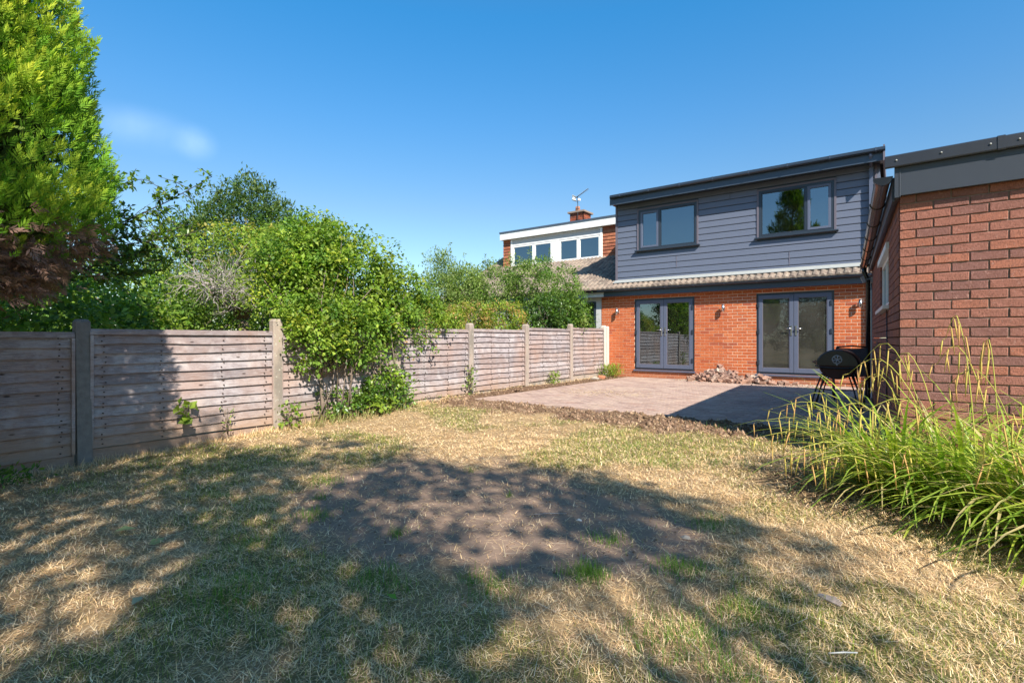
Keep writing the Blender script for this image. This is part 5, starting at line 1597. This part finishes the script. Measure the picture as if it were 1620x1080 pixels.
for q in range(260):
    x = rr.gauss(-3.35, .45) if q < 180 else rr.uniform(-4.3, -1.6)
    if x < -4.25 or x > -1.6: continue
    hh = heap_h(x); dep = rr.random()
    y = HY - .07 - dep * .45
    top = hh * (1 - dep * .85)
    if top < .035: top = .035
    z = top * rr.uniform(.55, 1.0)
    if n_h >= 130: break
    n_h += 1
    place_rubble(x, y, max(.035, z), 'broken brick in the heap against the wall between the doors' if x < -2.75 else 'broken brick in the low tail of the heap under the sill', 'broken bricks heaped against the wall' if x < -2.75 else 'broken bricks in the tail of the heap')
for (x, y, z) in ((-2.45, HY - .30, .12), (-2.52, HY - .25, .19), (-2.38, HY - .33, .05), (-2.1, HY - .3, .04), (-1.95, HY - .35, .04), (-1.78, HY - .3, .035), (-2.25, HY - .4, .035)):
    place_rubble(x, y, z, 'loose broken brick below the sill nearest the barbecue', 'loose bricks under the door sill')
place_rubble(-3.47, HY - .18, .385, 'grey brick crowning the heap against the wall', None, (.1, .3, -.5), rub[0])
place_rubble(-2.92, HY - .42, .045, 'orange brick with frog lying flat at the front of the heap', None, (0, 0, .1), rub[1], 1.1)
place_rubble(-6.28, 12.55, .03, 'orange brick lump lying by the weeds at the fence foot', None, (.2, .1, .6), rub[3], 1.1).data = rub[3].copy()
bpy.context.scene.objects[-1] if False else None
for o in COL.objects:
    if o.get('label', '').startswith('orange brick lump'): o.data.materials[0] = M['terracotta']
m = MB(); m.tube([(-6.35, 12.05, .02), (-6.25, 12.1, .035), (-6.15, 12.15, .02)], [.03, .05, .02], 6); o = m.build('grey_stone', 'stone', None, label='grey stone lying on the paving by the last fence post', cat='stone')

# small weeds
def weed(name, x, y, z, h, sp, n, cols, label, L=.06, W_=.02, seed=1, mat='leaf', up=.8):
    rng = np.random.default_rng(seed)
    root = thing(name, (x, y, z), label, 'weed')
    P = np.array([x, y, z]) + rng.normal(0, 1, (n, 3)) * np.array([sp * .5, sp * .5, 0]) + np.array([0, 0, 1]) * (rng.random((n, 1)) * h)
    D = nrm(rdir(rng, n) + np.array([0, 0, up]) + (P - np.array([x, y, z])) * 2)
    Ls = L * rng.uniform(.6, 1.4, n)
    fol('foliage', [leaf_geo(P, D, nrm(rdir(rng, n) + np.array([.4, -.4, .6])), Ls, Ls * W_ / L, palette(rng, n, cols), .15)], mat, root)
    mb = MB(); r2 = random.Random(seed)
    for q in range(6): mb.tube([(x, y, z - .02), (x + r2.uniform(-sp, sp) * .3, y + r2.uniform(-sp, sp) * .3, z + h * .5), (x + r2.uniform(-sp, sp) * .6, y + r2.uniform(-sp, sp) * .6, z + h)], [.004, .003, .002], 4)
    mb.build('stem', 'bark', root)
weed('corner_weed', -6.3, 13.15, .0, .30, .26, 420, GREEN_LIME + GREEN_YEL, 'bright green weed growing where the fence meets the house', .12, .018, 201)
weed('post_weed', -6.42, 10.35, .0, .26, .13, 130, GREEN_LIME, 'small weed in front of the sixth fence panel', .08, .02, 202)
weed('panel_sprig', -6.50, 2.52, .12, .20, .10, 26, GREEN_LIME, 'bright leafy sprig sprouting through the second fence panel', .085, .07, 203, up=.0)
weed('dry_sprig', -6.5, 2.98, -.08, .28, .08, 22, GREEN_LIME + [(.4, .33, .18)], 'thin dry sprig standing low against the fence', .05, .02, 204)
weed('foot_weed', -6.38, 3.72, -.12, .34, .18, 85, GREEN_GREY + GREEN_LIME, 'pale leafy weed around the foot of the concrete post', .055, .038, 205, up=.1)
weed('ivy_strand', -6.45, 7.42, -.02, .55, .09, 80, GREEN_GREY + [(.35, .30, .15)], 'thin ivy strand climbing beside the concrete post', .06, .04, 206, up=0)
weed('dark_weed', -6.2, .95, -.2, .12, .25, 220, GREEN_MID, 'low dark weed at the fence foot in the shade', .05, .02, 207)
weed('bent_weed', -6.42, 6.35, -.03, .10, .5, 60, GREEN_GREY, 'sparse weeds along the foot of the fourth fence panel', .05, .01, 208)

# ------------------------------------------------------------------ grass, straw, soil crumbs
rng = np.random.default_rng(1234)
def sample(n, x0, x1, y0, y1):
    return rng.uniform(x0, x1, n), rng.uniform(y0, y1, n)
def allowed(x, y):
    ok = (x > FX + .05) & (y < 7.02)
    ok &= ~((x > G0.x - .05) & (y > G0.y - .03 - .043 * x))
    # keep to the wedge that can be seen with a margin around it
    R = x * .8044 + y * .5941; Fd = -x * .5941 + y * .8044
    return ok & (Fd > 1.45) & (R < 1.15 * Fd + .3) & (R > -1.15 * Fd - .3)
def blades(x, y, n_seg, L, W_, lean, curl, C, az=None, z0=0):
    n = len(x)
    az = rng.uniform(0, 2 * np.pi, n) if az is None else az
    P0 = np.stack([x, y, zg(x, y) + z0], -1)
    h = np.stack([np.cos(az), np.sin(az), np.zeros(n)], -1); up = np.array([0, 0, 1.])
    side = np.stack([-np.sin(az), np.cos(az), np.zeros(n)], -1)
    pts = [P0]; th = lean.copy()
    for k in range(n_seg):
        d = h * np.sin(th)[:, None] + up * np.cos(th)[:, None]
        pts.append(pts[-1] + d * (L / n_seg)[:, None]); th = th + curl / n_seg
    vs = []
    for k in range(n_seg):
        wk = (W_ * (1 - .75 * (k / n_seg)))[:, None] * .5
        # turn flat blades to catch light
        vs += [pts[k] - side * wk, pts[k] + side * wk]
    vs.append(pts[-1])
    V = np.stack(vs, 1).reshape(-1, 3); m_ = 2 * n_seg + 1
    b = np.arange(n)[:, None] * m_
    tris = []
    for k in range(n_seg - 1):
        o = 2 * k; tris += [[o, o + 1, o + 3], [o, o + 3, o + 2]]
    o = 2 * (n_seg - 1); tris.append([o, o + 1, o + 2])
    F = (b[:, None, :] + np.array(tris)[None]).reshape(-1, 3)
    Cc = np.repeat(C[:, None, :], m_, 1).reshape(-1, 3)
    return V, F, Cc
def band(n, y0, y1, dens):
    x, y = sample(n, -6.6, 2.4, y0, y1)
    ok = allowed(x, y)
    x, y = x[ok], y[ok]
    d = dens(x, y)
    k = rng.random(len(x)) < d
    return x[k], y[k]
STRAW = [(.90, .66, .36), (.80, .54, .27), (.95, .76, .48), (.92, .68, .38), (.66, .43, .21), (.54, .39, .20), (.84, .66, .44), (.70, .46, .29)]
# lying straw
def dstraw(x, y):
    near = np.clip(1.25 - (np.hypot(x, y) - 2) * .20, .22, 1)
    cl = .45 + .9 * fbm(x * 2.2, y * 2.2, 55, 4)
    return near * cl * (1 - .86 * dirtmask(x, y)) * (1 - .6 * mudmask(x, y))
parts = []
x, y = band(560000, -.3, 7.0, dstraw); n = len(x)
C = palette(rng, n, STRAW, .16)
far = np.hypot(x, y)
# matted patches share a direction
az = fbm(x * 1.5, y * 1.5, 61, 2) * 12 + rng.normal(0, 1.9, n)
parts.append(blades(x, y, 2, rng.uniform(.015, .060, n), rng.uniform(.0016, .0036, n) * np.clip(far / 3, .9, 2), np.radians(rng.uniform(50, 98, n)), rng.uniform(-.4, .5, n), C, az, rng.uniform(.002, .018, n)))
V, F, C = merge(parts)
o = link('dry_grass', np_mesh('dry_grass', V, F, 'straw', col=C)); tag(o, 'matted dry cut grass lying over the lawn', 'grass', kind='stuff')
# standing green grass
def dgreen(x, y):
    near = np.clip(1.2 - (np.hypot(x, y) - 2) * .17, .25, 1)
    return near * np.clip(.05 + 1.0 * greenmask(x, y), 0, 1) * (1 - .93 * dirtmask(x, y)) * (1 - .8 * mudmask(x, y))
x, y = band(310000, -.3, 7.0, dgreen); n = len(x)
C = palette(rng, n, [(.17, .23, .035), (.22, .29, .05), (.14, .18, .035), (.30, .31, .07), (.28, .25, .07)], .15)
g_ = greenmask(x, y)[:, None]
C = C * (.6 + .6 * g_) + np.array([.34, .28, .11]) * (.5 - .5 * g_)
parts = [blades(x, y, 2, rng.uniform(.018, .055, n) * (.75 + .5 * g_[:, 0]), rng.uniform(.0016, .003, n) * np.clip(np.hypot(x, y) / 3, .9, 2), np.radians(rng.uniform(5, 55, n)), rng.uniform(0, .9, n), C)]
# tufts
tufts = [(-1.28, 2.39, .10, 520), (-.9, 2.75, .12, 360), (-.95, 3.45, .14, 260), (-2.2, 1.75, .12, 260), (-3.3, 2.1, .12, 220), (-.75, 2.1, .2, 420), (-2.6, 1.2, .15, 300), (-3.9, 2.6, .12, 180), (-1.6, 2.0, .14, 260), (-.55, 2.5, .1, 200), (-1.75, 2.0, .05, 60), (-2.55, 2.2, .06, 90), (-3.2, 1.6, .08, 110), (-2.0, 1.75, .07, 80), (-.62, 2.2, .16, 300), (-3.6, 2.35, .05, 60), (-1.3, 5.0, .2, 160), (-2.2, 5.15, .25, 220), (-1.7, 4.7, .2, 160), (-3.0, 5.5, .15, 90), (-1.4, 2.9, .12, 160), (-.45, 2.0, .12, 240), (-2.75, 1.35, .1, 120), (-1.0, 6.3, .25, 140), (-1.7, 6.55, .25, 140), (-4.3, 1.9, .08, 70), (-3.1, 3.55, .04, 40), (-2.4, 3.2, .03, 26)]
tx, ty = [], []
for (a, b, s, c) in tufts:
    tx.append(rng.normal(a, s * .6, c)); ty.append(rng.normal(b, s * .6, c))
tx = np.concatenate(tx); ty = np.concatenate(ty); n = len(tx)
parts.append(blades(tx, ty, 3, rng.uniform(.03, .085, n), rng.uniform(.002, .0035, n), np.radians(rng.uniform(0, 40, n)), rng.uniform(.1, 1.1, n), palette(rng, n, [(.11, .22, .025), (.15, .27, .035), (.09, .17, .025)], .12)))
V, F, C = merge(parts)
o = link('green_grass', np_mesh('green_grass', V, F, 'leaf', col=C)); tag(o, 'short green grass regrowing in patches of the lawn', 'grass', kind='stuff')
# long loose stalks
n = 2600
x, y = band(14000, -.3, 6.9, lambda x, y: .35 * (1 - .5 * dirtmask(x, y)) * (1 - .5 * mudmask(x, y)))
n = len(x)
V, F, C = blades(x, y, 3, rng.uniform(.08, .22, n), rng.uniform(.0018, .0032, n), np.radians(rng.uniform(78, 95, n)), rng.uniform(-.2, .3, n), palette(rng, n, [(.60, .50, .32), (.66, .57, .42), (.46, .36, .2)], .1), None, rng.uniform(.01, .03, n))
o = link('straw_stalks', np_mesh('straw_stalks', V, F, 'straw', col=C)); tag(o, 'loose pale straw stalks scattered over the ground', 'straw', kind='stuff')
# straw along the fence foot
x = rng.uniform(FX + .02, FX + .30, 22000); y = rng.uniform(.8, 13.0, 22000)
kk = rng.random(len(x)) < np.clip(1.1 - (x - FX) * 2.4, 0, 1) * np.where(y > 7, .35, 1); x, y = x[kk], y[kk]; n = len(x)
V, F, C = blades(x, y, 2, rng.uniform(.03, .12, n), rng.uniform(.003, .005, n), np.radians(rng.uniform(20, 95, n)), rng.uniform(0, .6, n), palette(rng, n, STRAW + [(.20, .22, .07)], .15), None, 0)
o = link('fence_foot_straw', np_mesh('fence_foot_straw', V, F, 'straw', col=C)); tag(o, 'dry grass piled along the foot of the fence', 'grass', kind='stuff')
# soil crumbs and clods
def crumbs(n, x0, x1, y0, y1, dens, smin, smax):
    x, y = sample(n, x0, x1, y0, y1); k = rng.random(n) < dens(x, y); x, y = x[k], y[k]; n = len(x)
    t = (1 + 5 ** .5) / 2
    iv = nrm(np.array([(1, 0, 0), (-1, 0, 0), (0, 1, 0), (0, -1, 0), (0, 0, 1), (0, 0, -1)], float))
    fi = np.array([(0, 2, 4), (2, 1, 4), (1, 3, 4), (3, 0, 4), (2, 0, 5), (1, 2, 5), (3, 1, 5), (0, 3, 5)])
    s = (smin + (smax - smin) * rng.random(n) ** 3)[:, None, None]
    V = iv[None] * (1 + rng.normal(0, .28, (n, 6, 1))) * s * rng.uniform(.6, 1.2, (n, 1, 3)) + np.stack([x, y, zg(x, y)], -1)[:, None, :]
    F = (np.arange(n)[:, None, None] * 6 + fi[None]).reshape(-1, 3)
    C = np.repeat(palette(rng, n, [(.20, .125, .08), (.14, .085, .055), (.27, .18, .12), (.17, .11, .07)], .18)[:, None, :], 6, 1).reshape(-1, 3)
    return V.reshape(-1, 3), F, C
leaf_mat('soil', 0.0, .95, .05)
parts = [crumbs(26000, -6.5, .0, 5.0, 7.05, lambda x, y: mudmask(x, y) * np.clip(fbm(x * 3, y * 3, 200, 3) * 2.2 - .55, .05, 1), .004, .042),
         crumbs(9000, -4.4, -.6, 1.7, 4.2, lambda x, y: dirtmask(x, y) * .6, .002, .009),
         crumbs(3500, -6.55, -5.9, 7.0, 13.3, lambda x, y: np.full(x.shape, .6), .006, .03),
         crumbs(4000, -1.6, 1.2, 3.6, 5.4, lambda x, y: mudmask(x, y) * .8, .005, .03)]
V, F, C = merge(parts)
o = link('soil_clods', np_mesh('soil_clods', V, F, 'soil', col=C)); tag(o, 'crumbled brown soil clods along the edge of the paving', 'soil', kind='stuff')
# debris by the heap
x = rng.uniform(-4.5, -1.2, 2600); y = HY - .05 - np.abs(rng.normal(0, .25, 2600)); n = len(x)
s = rng.uniform(.004, .016, n)[:, None, None]
iv = np.array([(1, 0, 0), (-1, 0, 0), (0, 1, 0), (0, -1, 0), (0, 0, 1), (0, 0, -1)], float)
fi = np.array([(0, 2, 4), (2, 1, 4), (1, 3, 4), (3, 0, 4), (2, 0, 5), (1, 2, 5), (3, 1, 5), (0, 3, 5)])
V = iv[None] * (1 + rng.normal(0, .3, (n, 6, 1))) * s + np.stack([x, y, np.zeros(n) + .003], -1)[:, None, :]
o = link('brick_crumbs', np_mesh('brick_crumbs', V.reshape(-1, 3), (np.arange(n)[:, None, None] * 6 + fi[None]).reshape(-1, 3), 'soil', col=np.repeat(palette(rng, n, [(.45, .36, .28), (.36, .20, .14), (.30, .25, .2)], .15)[:, None, :], 6, 1).reshape(-1, 3)))
tag(o, 'mortar and brick crumbs scattered around the heap', 'rubble', kind='stuff')

# single bits lying on the lawn
def lie(x, y, dz=.0): return float(zg(np.array([x]), np.array([y]))[0]) + dz
x0_, y0_ = -.23, 2.80
m = MB()
zz = lie(x0_, y0_, .02)
for q in range(5):
    r2 = random.Random(q); m.obox((x0_, y0_ + q * .008, zz + q * .002), Vector((.9, -.35, .05 * q - .05)).normalized(), (.35, .9, .1), (0, 0, 1), (-.045 + r2.uniform(-.02, .02), .04 + r2.uniform(-.02, .01)), (-.004, .004), (-.003, .004))
m.build('bark_fragment', 'weathered_stick', None, label='splintered brown bark fragment lying on the sunlit straw', cat='wood fragment')
m = MB(); a_ = Vector((-.2, 2.35, lie(-.2, 2.35, .03))); m.tube([a_, a_ + Vector((.05, .035, .004)), a_ + Vector((.09, .07, .0))], [.003, .0035, .0025], 5)
m.build('pale_stick', 'white_stick', None, label='short white stick on the grass at the very front edge', cat='stick')
m = MB(); a_ = Vector((-2.05, 2.95, lie(-2.05, 2.95, .012))); m.tube([a_, a_ + Vector((.12, .10, .01)), a_ + Vector((.21, .19, .0))], [.003, .003, .002], 5)
m.build('dry_stalk', 'dead_twig', None, label='long pale stalk lying across the bare soil', cat='stick')
def stone(x, y, s, nm, mat, lab):
    r2 = random.Random(int(x * 100)); mb = MB()
    iv_ = [(1, 0, 0), (.5, .8, 0), (-.5, .8, .1), (-1, 0, 0), (-.5, -.8, 0), (.5, -.8, .1), (.5, 0, .6), (-.3, .3, .65), (-.2, -.4, .55)]
    z = lie(x, y, .002)
    vs = [(x + v[0] * s * r2.uniform(.8, 1.2), y + v[1] * s * .7 * r2.uniform(.8, 1.2), z + v[2] * s * .8) for v in iv_]
    mb.add(vs, [(0, 1, 6), (1, 2, 7), (1, 7, 6), (2, 3, 7), (3, 4, 8), (3, 8, 7), (4, 5, 8), (5, 0, 6), (5, 6, 8), (6, 7, 8), (5, 4, 3, 2, 1, 0)])
    mb.build(nm, mat, None, label=lab, cat=nm.split('_')[-1])
stone(-1.72, 3.10, .022, 'pale_stone', 'white_stick', 'small pale stone on the sunlit bare soil')
stone(-1.02, 3.18, .035, 'flat_stone', 'stone', 'flat grey stone at the right edge of the bare soil')
stone(-1.62, 1.82, .018, 'brick_chip', 'terracotta', 'small red brick chip in the shaded foreground grass')
stone(-5.4, 6.25, .03, 'light_stone', 'white_stick', 'whitish stone near the foot of the fourth fence panel')
def big_leaf(x, y, s, lab, col, seed):
    rng2 = np.random.default_rng(seed)
    root = thing('fallen_leaf', (x, y, lie(x, y, .02)), lab, 'leaf')
    P = np.array([[x, y, lie(x, y, .025)]]); D = nrm(rng2.normal(0, 1, (1, 3)) * np.array([1, 1, .15]))
    fol('leaf_blade', [leaf_geo(P, D, np.array([[.1, .1, 1.]]), s, s * .7, np.array([col]), .12)], 'leaf', root)
big_leaf(-4.05, 1.15, .12, 'pale green fallen leaf on the shaded lawn', (.30, .36, .16), 1)
big_leaf(-3.75, .98 + .35, .11, 'yellowish fallen leaf on the shaded lawn', (.36, .38, .16), 2)
big_leaf(-2.95, .95, .07, 'grey green fallen leaf nearest the front of the lawn', (.34, .36, .26), 3)
big_leaf(-1.9, 1.55 + .1, .06, 'fresh green single leaf among the shaded straw', (.15, .30, .03), 4)
# cut grass scraps on the paving
x = rng.normal(-4.6, .5, 700); y = rng.normal(9.2, .35, 700); n = len(x)
V, F, C = blades(x, y, 2, rng.uniform(.03, .08, n), np.full(n, .005), np.radians(np.full(n, 90.)), np.zeros(n), palette(rng, n, [(.55, .42, .25)], .1))
V[:, 2] = V[:, 2] * 0 + .012 + rng.random(len(V)) * .006
o = link('straw_on_paving', np_mesh('straw_on_paving', V, F, 'straw', col=C)); tag(o, 'thin scatter of straw on the sunlit paving', 'straw', kind='stuff')
